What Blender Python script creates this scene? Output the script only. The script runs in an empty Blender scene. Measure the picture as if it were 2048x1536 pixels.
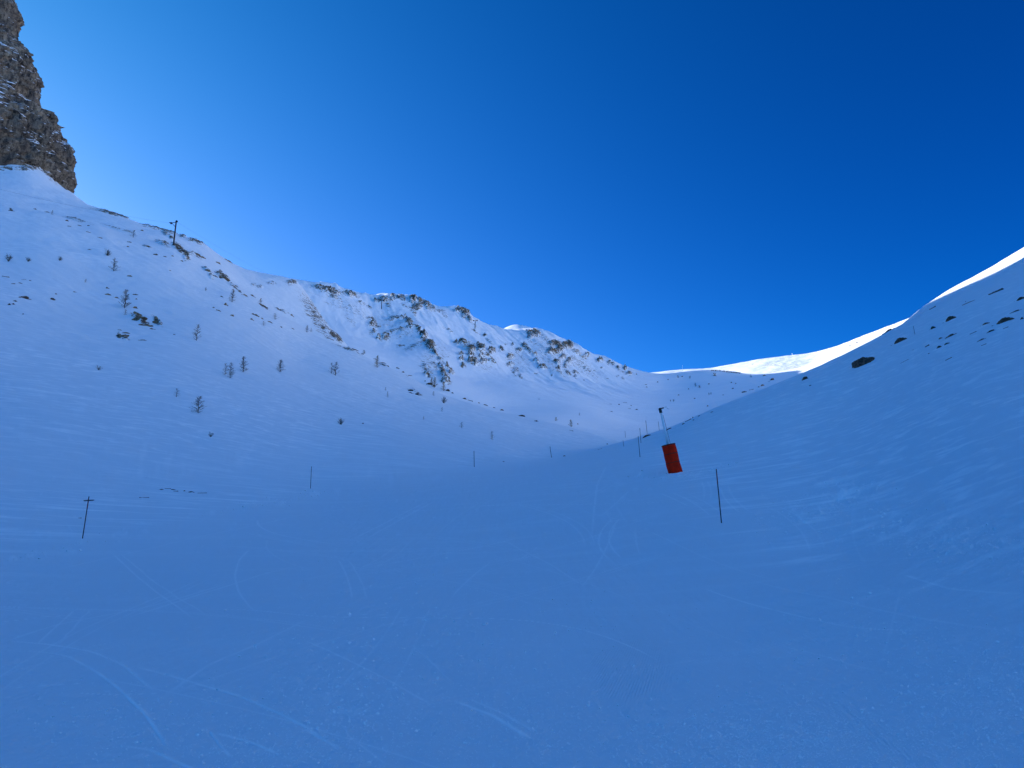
import bpy, math, random
import numpy as np
from mathutils import Vector, Matrix

# ------------------------------------------------------------------ camera, sky, sun, exposure
scn = bpy.context.scene
COL = scn.collection
F = 1490.0                                   # focal length in photo pixels (2048 wide)
PITCH = math.atan(352 / F)
EYE = 1.7
cam_d = bpy.data.cameras.new('camera'); cam = bpy.data.objects.new('camera', cam_d); COL.objects.link(cam)
cam.location = (0, 0, EYE); cam.rotation_euler = (math.pi / 2 + PITCH, 0, 0)
cam_d.sensor_width = 36.0; cam_d.lens = 36.0 * F / 2048; cam_d.clip_start = 0.1; cam_d.clip_end = 20000
scn.camera = cam

SUN_AZ, SUN_EL = -51.0, 18.5                 # degrees right of +Y, above the horizon
world = bpy.data.worlds.new("World"); scn.world = world; world.use_nodes = True
wn = world.node_tree.nodes; wl = world.node_tree.links; wn.clear()
sky = wn.new('ShaderNodeTexSky'); sky.sky_type = 'NISHITA'; sky.sun_disc = False
sky.sun_elevation = math.radians(SUN_EL); sky.sun_rotation = math.radians(SUN_AZ)
sky.altitude = 2300; sky.air_density = 1.0; sky.dust_density = 0.25; sky.ozone_density = 2.5
# the phone's saturated rendering of a high-altitude sky: one contrast curve per channel
sepw = wn.new('ShaderNodeSeparateColor'); comw = wn.new('ShaderNodeCombineColor')
wl.new(sky.outputs[0], sepw.inputs[0])
for ch, (g_, k_, top_) in enumerate(((3.4, 0.014, 2.6), (2.1, 0.0455, 5.0), (1.4, 0.113, 14.0))):
    n0 = wn.new('ShaderNodeMath'); n0.operation = 'MINIMUM'; n0.inputs[1].default_value = top_
    n1 = wn.new('ShaderNodeMath'); n1.operation = 'POWER'; n1.inputs[1].default_value = g_
    n2 = wn.new('ShaderNodeMath'); n2.operation = 'MULTIPLY'; n2.inputs[1].default_value = k_ * 9.01
    wl.new(sepw.outputs[ch], n0.inputs[0]); wl.new(n0.outputs[0], n1.inputs[0]); wl.new(n1.outputs[0], n2.inputs[0]); wl.new(n2.outputs[0], comw.inputs[ch])
tcs = wn.new('ShaderNodeTexCoord'); sxy = wn.new('ShaderNodeSeparateXYZ'); wl.new(tcs.outputs['Generated'], sxy.inputs[0])
def wm(op, a, b=None, clamp=False):
    n = wn.new('ShaderNodeMath'); n.operation = op; n.use_clamp = clamp
    for i, q in enumerate((a, b)):
        if isinstance(q, bpy.types.NodeSocket): wl.new(q, n.inputs[i])
        elif q is not None: n.inputs[i].default_value = q
    return n.outputs[0]
_s = Vector((math.sin(math.radians(SUN_AZ)) * math.cos(math.radians(SUN_EL)), math.cos(math.radians(SUN_AZ)) * math.cos(math.radians(SUN_EL)), math.sin(math.radians(SUN_EL))))
ds = wn.new('ShaderNodeVectorMath'); ds.operation = 'DOT_PRODUCT'; ds.inputs[1].default_value = _s; wl.new(tcs.outputs['Generated'], ds.inputs[0])
dcl = wm('MAXIMUM', ds.outputs['Value'], 0.0); d6 = wm('POWER', dcl, 6.0); zc_ = wm('MINIMUM', wm('MAXIMUM', sxy.outputs[2], 0.0), 0.75)
corr = []
for a_, cz_, b1_, b6_ in ((-2.6, 0.0, 3.8, 0.0), (-0.71, 1.5, 0.0, 0.48), (-0.10, 0.2, 0.0, 0.15)):
    e_ = wm('ADD', wm('ADD', wm('MULTIPLY', zc_, cz_), a_), wm('ADD', wm('MULTIPLY', dcl, b1_), wm('MULTIPLY', d6, b6_)))
    corr.append(wm('POWER', math.e, e_))
for ch in range(3):
    src = comw.inputs[ch].links[0].from_socket
    wl.new(wm('MULTIPLY', src, corr[ch]), comw.inputs[ch])
bg = wn.new('ShaderNodeBackground'); bg.inputs['Strength'].default_value = 0.05
wo = wn.new('ShaderNodeOutputWorld')
# broad sky glow behind the camera, added to brighten the shaded snow
tcw = wn.new('ShaderNodeTexCoord'); dotw = wn.new('ShaderNodeVectorMath'); dotw.operation = 'DOT_PRODUCT'
_b = Vector((0.40, -0.78, 0.50)).normalized(); dotw.inputs[1].default_value = _b
mrw = wn.new('ShaderNodeMapRange'); mrw.interpolation_type = 'SMOOTHSTEP'; mrw.inputs[1].default_value = 0.05; mrw.inputs[2].default_value = 0.85
addw = wn.new('ShaderNodeMix'); addw.data_type = 'RGBA'; addw.blend_type = 'ADD'; addw.inputs[7].default_value = (0.15, 1.7, 4.6, 1)
wl.new(tcw.outputs['Generated'], dotw.inputs[0]); wl.new(dotw.outputs['Value'], mrw.inputs[0]); wl.new(mrw.outputs[0], addw.inputs[0])
wl.new(comw.outputs[0], addw.inputs[6]); wl.new(addw.outputs[2], bg.inputs[0]); wl.new(bg.outputs[0], wo.inputs[0])
sl = bpy.data.lights.new('sun', 'SUN'); sl.energy = 5.0; sl.angle = math.radians(0.5); sl.color = (1, 0.965, 0.92)
so = bpy.data.objects.new('sun', sl); COL.objects.link(so)
az, el = math.radians(SUN_AZ), math.radians(SUN_EL)
sdir = Vector((math.sin(az) * math.cos(el), math.cos(az) * math.cos(el), math.sin(el)))
so.rotation_euler = sdir.to_track_quat('Z', 'Y').to_euler()
scn.view_settings.view_transform = 'Standard'; scn.view_settings.look = 'None'
scn.view_settings.exposure = 1.15; scn.view_settings.gamma = 1.0
scn.cycles.max_bounces = 6; scn.cycles.diffuse_bounces = 5

# ------------------------------------------------------------------ helpers
rng = np.random.default_rng(7); random.seed(7)
cp, sp = math.cos(PITCH), math.sin(PITCH)

def ray(u, v):
    """photo pixel -> (X/Y, Z/Y) of its line of sight"""
    a = (u - 1024) / F; b = (768 - v) / F
    Y = cp - b * sp
    return a / Y, (sp + b * cp) / Y

def P(u, v, d):
    tx, tz = ray(u, v)
    return (tx * d, d, EYE + tz * d)

def project(x, y, z):
    zc = y * cp + (z - EYE) * sp; yc = -y * sp + (z - EYE) * cp
    zc = np.where(zc < 0.1, 0.1, zc)
    return 1024 + F * x / zc, 768 - F * yc / zc

def tag(o, label=None, cat=None, group=None, kind=None):
    if label: o['label'] = label
    if cat: o['category'] = cat
    if group: o['group'] = group
    if kind: o['kind'] = kind
    return o

_perm = rng.permutation(512).astype(np.int64)
_g = rng.normal(size=(512, 3)); _g /= np.linalg.norm(_g, axis=1)[:, None]
def perlin(x, y, z=0.0):
    x = np.asarray(x, float); y = np.asarray(y, float); z = np.zeros_like(x) + z
    xi = np.floor(x).astype(np.int64); yi = np.floor(y).astype(np.int64); zi = np.floor(z).astype(np.int64)
    xf = x - xi; yf = y - yi; zf = z - zi
    u = xf * xf * (3 - 2 * xf); v = yf * yf * (3 - 2 * yf); w = zf * zf * (3 - 2 * zf)
    out = 0
    for dx in (0, 1):
        for dy in (0, 1):
            for dz in (0, 1):
                h = _perm[(_perm[(_perm[(xi + dx) & 511] + yi + dy) & 511] + zi + dz) & 511]
                gr = _g[h]
                dot = gr[..., 0] * (xf - dx) + gr[..., 1] * (yf - dy) + gr[..., 2] * (zf - dz)
                out = out + dot * (u if dx else 1 - u) * (v if dy else 1 - v) * (w if dz else 1 - w)
    return out * 1.5
def fbm(x, y, z=0.0, n=4, gain=0.5, ridged=False):
    s = 0; a = 1.0; f = 1.0; t = 0
    for i in range(n):
        p = perlin(x * f + i * 17.3, y * f - i * 9.1, z * f + i * 3.7 if not np.isscalar(z) else z + i * 3.7)
        s = s + a * ((1 - 2 * np.abs(p)) if ridged else p); t += a; a *= gain; f *= 2.03
    return s / t
def sstep(a, b, x):
    t = np.clip((x - a) / (b - a), 0, 1); return t * t * (3 - 2 * t)

class RBF:
    """thin-plate heightfield through world points, solved in a log-polar plane"""
    def __init__(s, pts, k=8.0, off=8.0, smooth=1e-4):
        s.k = k; s.off = off
        p = np.array(pts, float)
        s.q = s.warp(p[:, 0], p[:, 1]); r = np.hypot(p[:, 0], p[:, 1])
        val = p[:, 2] / (r + off)
        n = len(p)
        A = np.zeros((n + 3, n + 3)); A[:n, :n] = s.phi(s.q, s.q) + np.eye(n) * smooth
        A[:n, n] = 1; A[:n, n + 1:] = s.q; A[n, :n] = 1; A[n + 1:, :n] = s.q.T
        s.w = np.linalg.solve(A, np.concatenate([val, np.zeros(3)]))
    def warp(s, x, y):
        r = np.hypot(x, y) + 1e-9; l = np.log1p(r / s.k) / r
        return np.stack([x * l, y * l], -1)
    def phi(s, a, b):
        d2 = ((a[:, None, :] - b[None, :, :]) ** 2).sum(-1) + 1e-12
        return 0.5 * d2 * np.log(d2)
    def __call__(s, x, y):
        x = np.asarray(x, float); y = np.asarray(y, float); sh = x.shape
        q = s.warp(x.ravel(), y.ravel()); out = np.empty(len(q)); n = len(s.q)
        for i in range(0, len(q), 20000):
            b = q[i:i + 20000]
            out[i:i + 20000] = s.phi(b, s.q) @ s.w[:n] + s.w[n] + b @ s.w[n + 1:]
        return (out * (np.hypot(x.ravel(), y.ravel()) + s.off)).reshape(sh)

def grid_mesh(name, X, Y, Z, mat, attrs={}, smooth=True, wrap=False, flip=False):
    nr, nc = X.shape
    me = bpy.data.meshes.new(name)
    co = np.stack([X, Y, Z], -1).reshape(-1, 3).astype(np.float32)
    idx = np.arange(nr * nc).reshape(nr, nc)
    if wrap: idx = np.concatenate([idx, idx[:, :1]], 1)
    q = np.stack([idx[:-1, :-1], idx[:-1, 1:], idx[1:, 1:], idx[1:, :-1]], -1).reshape(-1, 4)
    if flip: q = q[:, ::-1]
    nf = len(q)
    me.vertices.add(len(co)); me.vertices.foreach_set('co', co.ravel())
    me.loops.add(nf * 4); me.loops.foreach_set('vertex_index', q.ravel().astype(np.int32))
    me.polygons.add(nf); me.polygons.foreach_set('loop_start', np.arange(nf, dtype=np.int32) * 4)
    me.polygons.foreach_set('loop_total', np.full(nf, 4, dtype=np.int32))
    me.update(calc_edges=True)
    me.polygons.foreach_set('use_smooth', np.full(nf, smooth))
    for k, a in attrs.items():
        at = me.attributes.new(k, 'FLOAT', 'POINT'); at.data.foreach_set('value', a.ravel().astype(np.float32))
    me.materials.append(mat)
    o = bpy.data.objects.new(name, me); COL.objects.link(o)
    return o

# ------------------------------------------------------------------ materials
def new_mat(name):
    m = bpy.data.materials.new(name); m.use_nodes = True
    nt = m.node_tree; nt.nodes.clear()
    return m, nt, nt.nodes, nt.links
class NB:
    def __init__(s, nt): s.nt = nt; s.n = nt.nodes; s.l = nt.links
    def set(s, sock, v):
        if isinstance(v, bpy.types.NodeSocket): s.l.new(v, sock)
        elif v is not None: sock.default_value = v
    def math(s, op, a, b=None, c=None, clamp=False):
        n = s.n.new('ShaderNodeMath'); n.operation = op; n.use_clamp = clamp
        s.set(n.inputs[0], a); s.set(n.inputs[1], b); s.set(n.inputs[2], c); return n.outputs[0]
    def noise(s, vec, scale, detail=3, rough=0.5, dist=0.0):
        n = s.n.new('ShaderNodeTexNoise'); s.set(n.inputs['Vector'], vec); n.inputs['Scale'].default_value = scale
        n.inputs['Detail'].default_value = detail; n.inputs['Roughness'].default_value = rough
        n.inputs['Distortion'].default_value = dist; return n.outputs[0]
    def mapr(s, v, a, b, c=0.0, d=1.0):
        n = s.n.new('ShaderNodeMapRange'); n.clamp = True; s.set(n.inputs[0], v)
        for i, k in enumerate((a, b, c, d)): s.set(n.inputs[1 + i], k)
        return n.outputs[0]
    def vmap(s, vec, scale=(1, 1, 1), rot=(0, 0, 0)):
        n = s.n.new('ShaderNodeMapping'); s.set(n.inputs[0], vec); n.inputs['Scale'].default_value = scale
        n.inputs['Rotation'].default_value = rot; return n.outputs[0]
    def mix(s, f, a, b):
        n = s.n.new('ShaderNodeMix'); n.data_type = 'RGBA'; s.set(n.inputs[0], f); s.set(n.inputs[6], a); s.set(n.inputs[7], b)
        return n.outputs[2]
    def bump(s, h, dist, strength=1.0, normal=None):
        n = s.n.new('ShaderNodeBump'); n.inputs['Distance'].default_value = dist; n.inputs['Strength'].default_value = strength
        s.set(n.inputs['Height'], h)
        if normal is not None: s.l.new(normal, n.inputs['Normal'])
        return n.outputs[0]
    def attr(s, name):
        n = s.n.new('ShaderNodeAttribute'); n.attribute_name = name; return n.outputs['Fac']
    def geo(s): return s.n.new('ShaderNodeNewGeometry')
    def bsdf(s, col, rough, normal=None, spec=0.3, metal=0.0):
        n = s.n.new('ShaderNodeBsdfPrincipled'); s.set(n.inputs['Base Color'], col); s.set(n.inputs['Roughness'], rough)
        n.inputs['Specular IOR Level'].default_value = spec; s.set(n.inputs['Metallic'], metal)
        if normal is not None: s.l.new(normal, n.inputs['Normal'])
        return n.outputs[0]
    def out(s, sh):
        n = s.n.new('ShaderNodeOutputMaterial'); s.l.new(sh, n.inputs[0])

def rock_color(b, pos, sc=1.0):
    n1 = b.noise(pos, 0.35 * sc, 5, 0.6); n2 = b.noise(pos, 2.2 * sc, 4, 0.6)
    c = b.mix(b.mapr(n1, 0.35, 0.65), (0.15, 0.108, 0.072, 1), (0.47, 0.345, 0.21, 1))
    return b.mix(b.mapr(n2, 0.44, 0.58), (0.05, 0.042, 0.034, 1), c)

def make_snow(name, wind=0.35, far=False):
    m, nt, _, _ = new_mat(name); b = NB(nt); g = b.geo(); pos = g.outputs['Position']
    fresh = b.attr('fresh'); rock = b.attr('rock')
    # wind-packed snow with paler drifted streaks; groomed snow is a little darker
    piste = b.attr('piste')
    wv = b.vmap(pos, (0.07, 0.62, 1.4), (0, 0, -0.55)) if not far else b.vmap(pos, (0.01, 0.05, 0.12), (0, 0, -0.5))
    st = b.noise(wv, 1.6, 6, 0.62, 0.6)
    pt = b.noise(pos, 0.03 if not far else 0.006, 3)
    streak = b.math('MULTIPLY', b.mapr(st, 0.50, 0.66), b.mapr(pt, 0.38, 0.58, 0.25, 1.0))
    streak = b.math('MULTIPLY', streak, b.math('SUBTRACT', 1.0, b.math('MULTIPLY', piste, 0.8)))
    fac = b.math('ADD', streak, fresh, clamp=True)
    base = b.mix(b.attr('groomed'), (0.765, 0.81, 0.84, 1) if not far else (0.86, 0.885, 0.91, 1), (0.735, 0.77, 0.80, 1))  # far and off-piste base lightened to stand in for light on upper slopes
    col = b.mix(fac, base, (0.98, 0.98, 0.98, 1))
    fine = b.noise(pos, 22.0, 4, 0.65)
    med = b.noise(pos, 2.5, 4, 0.55)
    cl = b.noise(b.vmap(pos, (0.25, 1.3, 2.0), (0, 0, -0.55)), 1.2, 5, 0.6, 0.4)
    nrm = b.bump(b.math('MULTIPLY', cl, b.math('SUBTRACT', 1.0, b.math('MULTIPLY', piste, 0.92))), 0.16 if not far else 1.2, 0.5)
    lw = b.noise(b.vmap(pos, (5.0, 0.30, 0), (0, 0, 0.12)), 1.0, 4, 0.6)
    nrm = b.bump(b.math('MULTIPLY', lw, piste), 0.035, 0.6, nrm)
    sc1 = b.noise(b.vmap(pos, (0.5, 2.2, 2.2), (0, 0, -0.8)), 2.0, 6, 0.7, 0.3)
    nrm = b.bump(sc1, 0.03, 0.6, nrm)
    nrm = b.bump(med, 0.05, 0.7, nrm)
    nrm = b.bump(fine, 0.006, 0.8, nrm)
    # corduroy left by the groomer
    cord = b.attr('cord')
    wt = nt.nodes.new('ShaderNodeTexWave'); wt.wave_type = 'BANDS'; wt.bands_direction = 'X'
    wt.inputs['Scale'].default_value = 10.5; wt.inputs['Distortion'].default_value = 0.35; wt.inputs['Detail'].default_value = 1
    wt.inputs['Detail Scale'].default_value = 0.4
    nt.links.new(b.vmap(pos, (1, 1, 0), (0, 0, 0.24)), wt.inputs[0])
    nrm = b.bump(b.math('MULTIPLY', wt.outputs[1], cord), 0.0035, 0.9, nrm)
    snow = b.bsdf(col, 0.75, nrm, 0.15)
    rc = rock_color(b, pos, 0.5 if far else 1.0)
    rn = b.bump(b.noise(pos, 0.5 if far else 1.5, 6, 0.7), 1.2 if far else 0.4, 1.0)
    rb = b.bsdf(rc, 0.9, rn, 0.1)
    edge = b.noise(b.vmap(pos, (1, 1, 1.6)), 0.38 if far else 0.38, 8, 0.8)
    rf = b.mapr(b.math('ADD', rock, b.math('MULTIPLY', b.math('SUBTRACT', edge, 0.5), 5.0)), 0.46, 0.54)
    rf = b.math('MULTIPLY', rf, b.mapr(rock, 0.05, 0.22))
    mx = nt.nodes.new('ShaderNodeMixShader'); nt.links.new(rf, mx.inputs[0]); nt.links.new(snow, mx.inputs[1]); nt.links.new(rb, mx.inputs[2])
    b.out(mx.outputs[0]); return m
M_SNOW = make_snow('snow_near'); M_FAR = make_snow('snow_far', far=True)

def make_cliff_mat(name, lo, hi, sc):
    m, nt, _, _ = new_mat(name); b = NB(nt); g = b.geo(); pos = g.outputs['Position']
    n1 = b.noise(b.vmap(pos, (1, 1, 0.45)), 0.5 * sc, 6, 0.65); n2 = b.noise(b.vmap(pos, (1, 1, 0.3)), 2.6 * sc, 6, 0.65)
    rc = b.mix(b.mapr(n1, 0.36, 0.64), (0.12, 0.095, 0.078, 1), (0.36, 0.285, 0.205, 1))
    rc = b.mix(b.mapr(n2, 0.38, 0.54), (0.06, 0.05, 0.046, 1), rc)
    rn = b.bump(b.noise(b.vmap(pos, (1, 1, 0.5)), 1.6 * sc, 7, 0.7), 0.8 / sc, 1.0)
    rb = b.bsdf(rc, 0.9, rn, 0.1)
    sx = nt.nodes.new('ShaderNodeSeparateXYZ'); nt.links.new(g.outputs['Normal'], sx.inputs[0])
    nz = b.math('ADD', sx.outputs[2], b.math('MULTIPLY', b.math('SUBTRACT', b.noise(pos, 0.30 * sc, 7, 0.75), 0.5), 2.6))
    f = b.mapr(nz, lo, hi)
    sn = b.bsdf((0.86, 0.87, 0.88, 1), 0.75, b.bump(b.noise(pos, 2 * sc, 4), 0.2 / sc, 0.6), 0.15)
    mx = nt.nodes.new('ShaderNodeMixShader'); nt.links.new(f, mx.inputs[0]); nt.links.new(rb, mx.inputs[1]); nt.links.new(sn, mx.inputs[2])
    b.out(mx.outputs[0]); return m
M_CLIFF = make_cliff_mat('cliff_rock', 0.66, 0.76, 0.22)

def make_rock_mat(name, c1, c2):
    m, nt, _, _ = new_mat(name); b = NB(nt); g = b.geo(); pos = g.outputs['Position']
    n2 = b.noise(pos, 5.0, 5, 0.65)
    c = b.mix(b.mapr(n2, 0.38, 0.62), c1, c2)
    rb = b.bsdf(c, 0.9, b.bump(b.noise(pos, 9.0, 6, 0.7), 0.06, 1.0), 0.15)
    sx = nt.nodes.new('ShaderNodeSeparateXYZ'); nt.links.new(g.outputs['Normal'], sx.inputs[0])
    nz = b.math('ADD', sx.outputs[2], b.math('MULTIPLY', b.math('SUBTRACT', b.noise(pos, 2.4, 5, 0.65), 0.5), 0.7))
    sn = b.bsdf((0.86, 0.87, 0.88, 1), 0.75, None, 0.15)
    mx = nt.nodes.new('ShaderNodeMixShader'); nt.links.new(b.mapr(nz, 0.97, 1.03), mx.inputs[0]); nt.links.new(rb, mx.inputs[1]); nt.links.new(sn, mx.inputs[2])
    b.out(mx.outputs[0]); return m
M_ROCK_D = make_rock_mat('dark_rock', (0.035, 0.024, 0.022, 1), (0.17, 0.11, 0.08, 1))
M_ROCK_B = make_rock_mat('brown_rock', (0.07, 0.048, 0.035, 1), (0.34, 0.23, 0.135, 1))

def plain(name, col, rough=0.6, var=0.25, scale=20, metal=0.0, spec=0.4, bump=0.0):
    m, nt, _, _ = new_mat(name); b = NB(nt); pos = b.geo().outputs['Position']
    n = b.noise(pos, scale, 4, 0.6)
    c2 = tuple(v * (1 - var) for v in col[:3]) + (1,)
    nr = b.bump(n, bump, 1.0) if bump else None
    b.out(b.bsdf(b.mix(b.mapr(n, 0.35, 0.65), c2, tuple(col[:3]) + (1,)), rough, nr, spec, metal)); return m
M_BARK = plain('larch_bark', (0.075, 0.055, 0.045), 0.9, 0.4, 15)
M_TWIG = plain('larch_twigs', (0.15, 0.10, 0.065), 0.9, 0.4, 6)
M_TWIG2 = plain('golden_larch_twigs', (0.26, 0.17, 0.07), 0.9, 0.4, 6)
M_SHRUB = plain('shrub_twigs', (0.10, 0.085, 0.06), 0.9, 0.4, 6)
M_STEEL = plain('dark_steel', (0.022, 0.022, 0.028), 0.6, 0.3, 3)
M_POLE = plain('dark_pole', (0.02, 0.015, 0.02), 0.55, 0.3, 12)
M_POLER = plain('red_pole_paint', (0.30, 0.035, 0.04), 0.5, 0.25, 12)
M_PAD = plain('orange_red_pad', (0.95, 0.022, 0.004), 0.75, 0.22, 5, spec=0.08, bump=0.03)
M_PADD = plain('pad_seam', (0.10, 0.012, 0.01), 0.7, 0.2, 8)
M_ALU = plain('galvanised_tube', (0.88, 0.89, 0.9), 0.3, 0.1, 9)
M_BLACK = plain('black_plastic', (0.02, 0.02, 0.022), 0.5, 0.2, 9)

# ------------------------------------------------------------------ terrain control points
near = [P(*p) for p in [
 # piste and its edges (photo column, photo row, metres ahead)
 (1443,1045,23),(165,1077,28),(621,977,53),(948,934,77),(1102,915,108),(1280,914,57),(1282,886,80),(1350,947,42),
 (1024,975,45),(1024,1100,24),(600,1100,25),(1024,1250,11.8),(1024,1400,7.2),(1024,1536,5.2),(300,1250,12),(0,1400,7.4),(1500,1300,9.6),(1500,1450,6.2),
 (1180,897,140),(1230,890,125),(0,1200,16),(0,1536,5.4),
 # right slope
 (2048,1536,4.6),(2048,1300,7.2),(2048,1150,9.8),(2048,1000,14.5),(2048,900,20),(2048,800,29),(2048,700,42),(2048,600,60),(2048,521,80),
 (1700,1300,9),(1700,1100,17),(1700,1000,24),(1700,900,37),(1700,800,58),(1700,702,86),(1870,612,84),(1780,663,86),(1620,738,88),
 (1443,950,38),(1443,880,58),(1550,768,90),(1443,814,92),(1340,857,96),(1290,872,104),
 (2400,1000,10),(2400,700,34),(2400,330,78),(3200,700,20),(3200,0,65),
 # just behind that crest, then the higher sunlit shoulder
 (2048,545,98),(1870,632,98),(1780,683,102),(1620,765,105),(1443,850,112),(1340,888,118),
 (2048,497,150),(1960,549,152),(1900,580,152),(1850,610,150),(1800,655,150),(1700,720,165),(1550,800,180),(1400,880,190),
 (2048,560,230),(1850,680,230),(1550,860,260),
 # left slope
 (0,1000,38),(0,900,52),(0,800,70),(0,700,92),(0,600,122),(0,500,160),(0,406,205),
 (400,950,54),(400,850,75),(400,750,103),(400,650,140),(400,570,180),(400,518,212),(350,492,212),(200,452,208),(100,427,206),
 (200,850,66),(200,700,105),(200,580,150),
 (600,880,82),(600,780,120),(600,700,165),(600,652,205),(520,600,208),(460,556,210),
 (800,950,63),(800,880,93),(800,800,148),(800,745,205),(700,700,206),
 (950,880,115),(950,813,195),(1050,836,200),(1100,878,150),(1120,852,205),(1180,868,205),
 # dip behind the left crest, the slope under the cliff, and its skyline
 (0,424,228),(100,446,229),(200,468,230),(350,504,233),(460,572,235),(520,618,235),(600,678,238),(700,728,240),(800,780,245),(950,850,250),(1050,872,255),(1180,905,260),
 (0,333,345),(0,305,372),(80,334,368),(85,312,395),(112,360,390),(114,348,410),(140,381,395),(160,400,370),(200,419,345),(240,432,332),(280,446,335),(345,465,338),(410,489,340),(440,512,342),(470,530,345),(530,548,370),(590,563,380),(604,574,378),(620,600,360),(640,630,335),(665,665,300),(690,692,275),
 (200,440,400),(345,490,410),(470,560,430),(560,590,450),(640,670,450),(700,740,400),(800,800,420),(1000,880,450),(1200,930,450),
 (-400,1000,30),(-400,800,55),(-400,500,120),(-400,350,180),(-400,280,330),
]] + [
 (0,0.5,0.02),(3,0,0.3),(-3,0,-0.1),(0,-12,-1.2),(0,-60,-8),(0,-250,-40),(-70,-60,25),(80,-50,34),(-200,-150,120),(260,-150,190),(100,0,44),(180,20,95),(-90,0,42),  # unseen ground; its right side raised to bounce sunlight onto shaded slopes
 (-260,60,190),(-420,120,260),(260,60,195),(420,120,290),(300,180,200),(300,300,150),(430,300,230),(150,400,60),(-150,-420,60),(200,-400,200),(-440,0,250)]
RN = RBF(near)

th_vis = np.arctan(np.linspace(-0.84, 0.84, 1120))
th_rest = np.linspace(th_vis[-1], 2 * math.pi + th_vis[0], 130)[1:-1]
TH = np.concatenate([th_vis, th_rest])
RR = np.concatenate([np.linspace(0.3, 2.9, 8), 3.0 * 1.0048 ** np.arange(1060)])
RR = RR[RR < 470]
# coarse solve, then refined by linear interpolation in (theta, ln r)
tc = np.concatenate([TH[:1120:5], TH[1120::3]]); 
rc_ = RR[::4]
Tg, Rg = np.meshgrid(tc, rc_)
Zc = RN(Rg * np.sin(Tg), Rg * np.cos(Tg))
def refine(Zc, tc, rc, T, R):
    A = np.empty((len(rc), len(T)))
    for i in range(len(rc)): A[i] = np.interp(T, np.append(tc, tc[0] + 2 * math.pi), np.append(Zc[i], Zc[i, 0]))
    B = np.empty((len(R), len(T))); j = np.clip(np.searchsorted(rc, R) - 1, 0, len(rc) - 2)
    f = np.clip((R - rc[j]) / (rc[j + 1] - rc[j]), 0, 1)[:, None]
    # Catmull-Rom in r for smooth shading
    jm = np.clip(j - 1, 0, len(rc) - 1); jp = np.clip(j + 2, 0, len(rc) - 1)
    p0, p1, p2, p3 = A[jm], A[j], A[j + 1], A[jp]
    return 0.5 * (2 * p1 + (p2 - p0) * f + (2 * p0 - 5 * p1 + 4 * p2 - p3) * f ** 2 + (3 * p1 - p0 - 3 * p2 + p3) * f ** 3)
T2, R2 = np.meshgrid(TH, RR)
NX, NY = R2 * np.sin(T2), R2 * np.cos(T2)
NZ = refine(Zc, tc, rc_, TH, RR)

# piste mask from its world-space edges
el_ = np.array([P(165,1077,28), P(621,977,53), P(948,934,77), P(1102,915,108), P(1150,900,150)])
er_ = np.array([P(1443,1045,23), P(1350,947,42), P(1280,914,57), P(1282,886,80), P(1240,890,130)])
xl = np.interp(NY, np.r_[-200, 10, el_[:, 1]], np.r_[-22, -14, el_[:, 0]])
xr = np.interp(NY, np.r_[-200, 8, er_[:, 1]], np.r_[6, 5.0, er_[:, 0]])
piste = sstep(-1.5, 1.0, NX - xl) * sstep(-1.5, 1.0, xr - NX) * sstep(170, 130, NY)
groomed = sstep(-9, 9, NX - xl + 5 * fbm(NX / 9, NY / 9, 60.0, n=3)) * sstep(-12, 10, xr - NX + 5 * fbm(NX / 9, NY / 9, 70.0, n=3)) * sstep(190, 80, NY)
# soft natural undulation away from the piste, growing with distance
rough = 1 - piste
amp = np.clip(R2 / 60, 0.1, 4.0)
NZ += rough * 0.10 * amp * fbm(NX / (2 + R2 * 0.06), NY / (2 + R2 * 0.06), n=4) * sstep(3, 25, R2)
NZ += rough * 0.48 * np.clip(R2 / 100, 0, 2.4) * fbm(NX / 14.0, NY / 14.0, 5.0, n=4) * sstep(20, 120, R2)
NZ += 0.04 * fbm(NX / 4.0, NY / 8.0, 9.0, n=2)
# wind ripples (sastrugi) running across the left slope
ca, sa = math.cos(0.45), math.sin(0.45)
NZ += rough * 0.14 * np.clip(R2 / 80, 0.12, 2.4) * fbm((NX * ca - NY * sa) / 9.0, (NX * sa + NY * ca) / 1.6, 2.0, n=3)
fresh = np.zeros_like(NZ); NU, NV = project(NX, NY, NZ)

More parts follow.
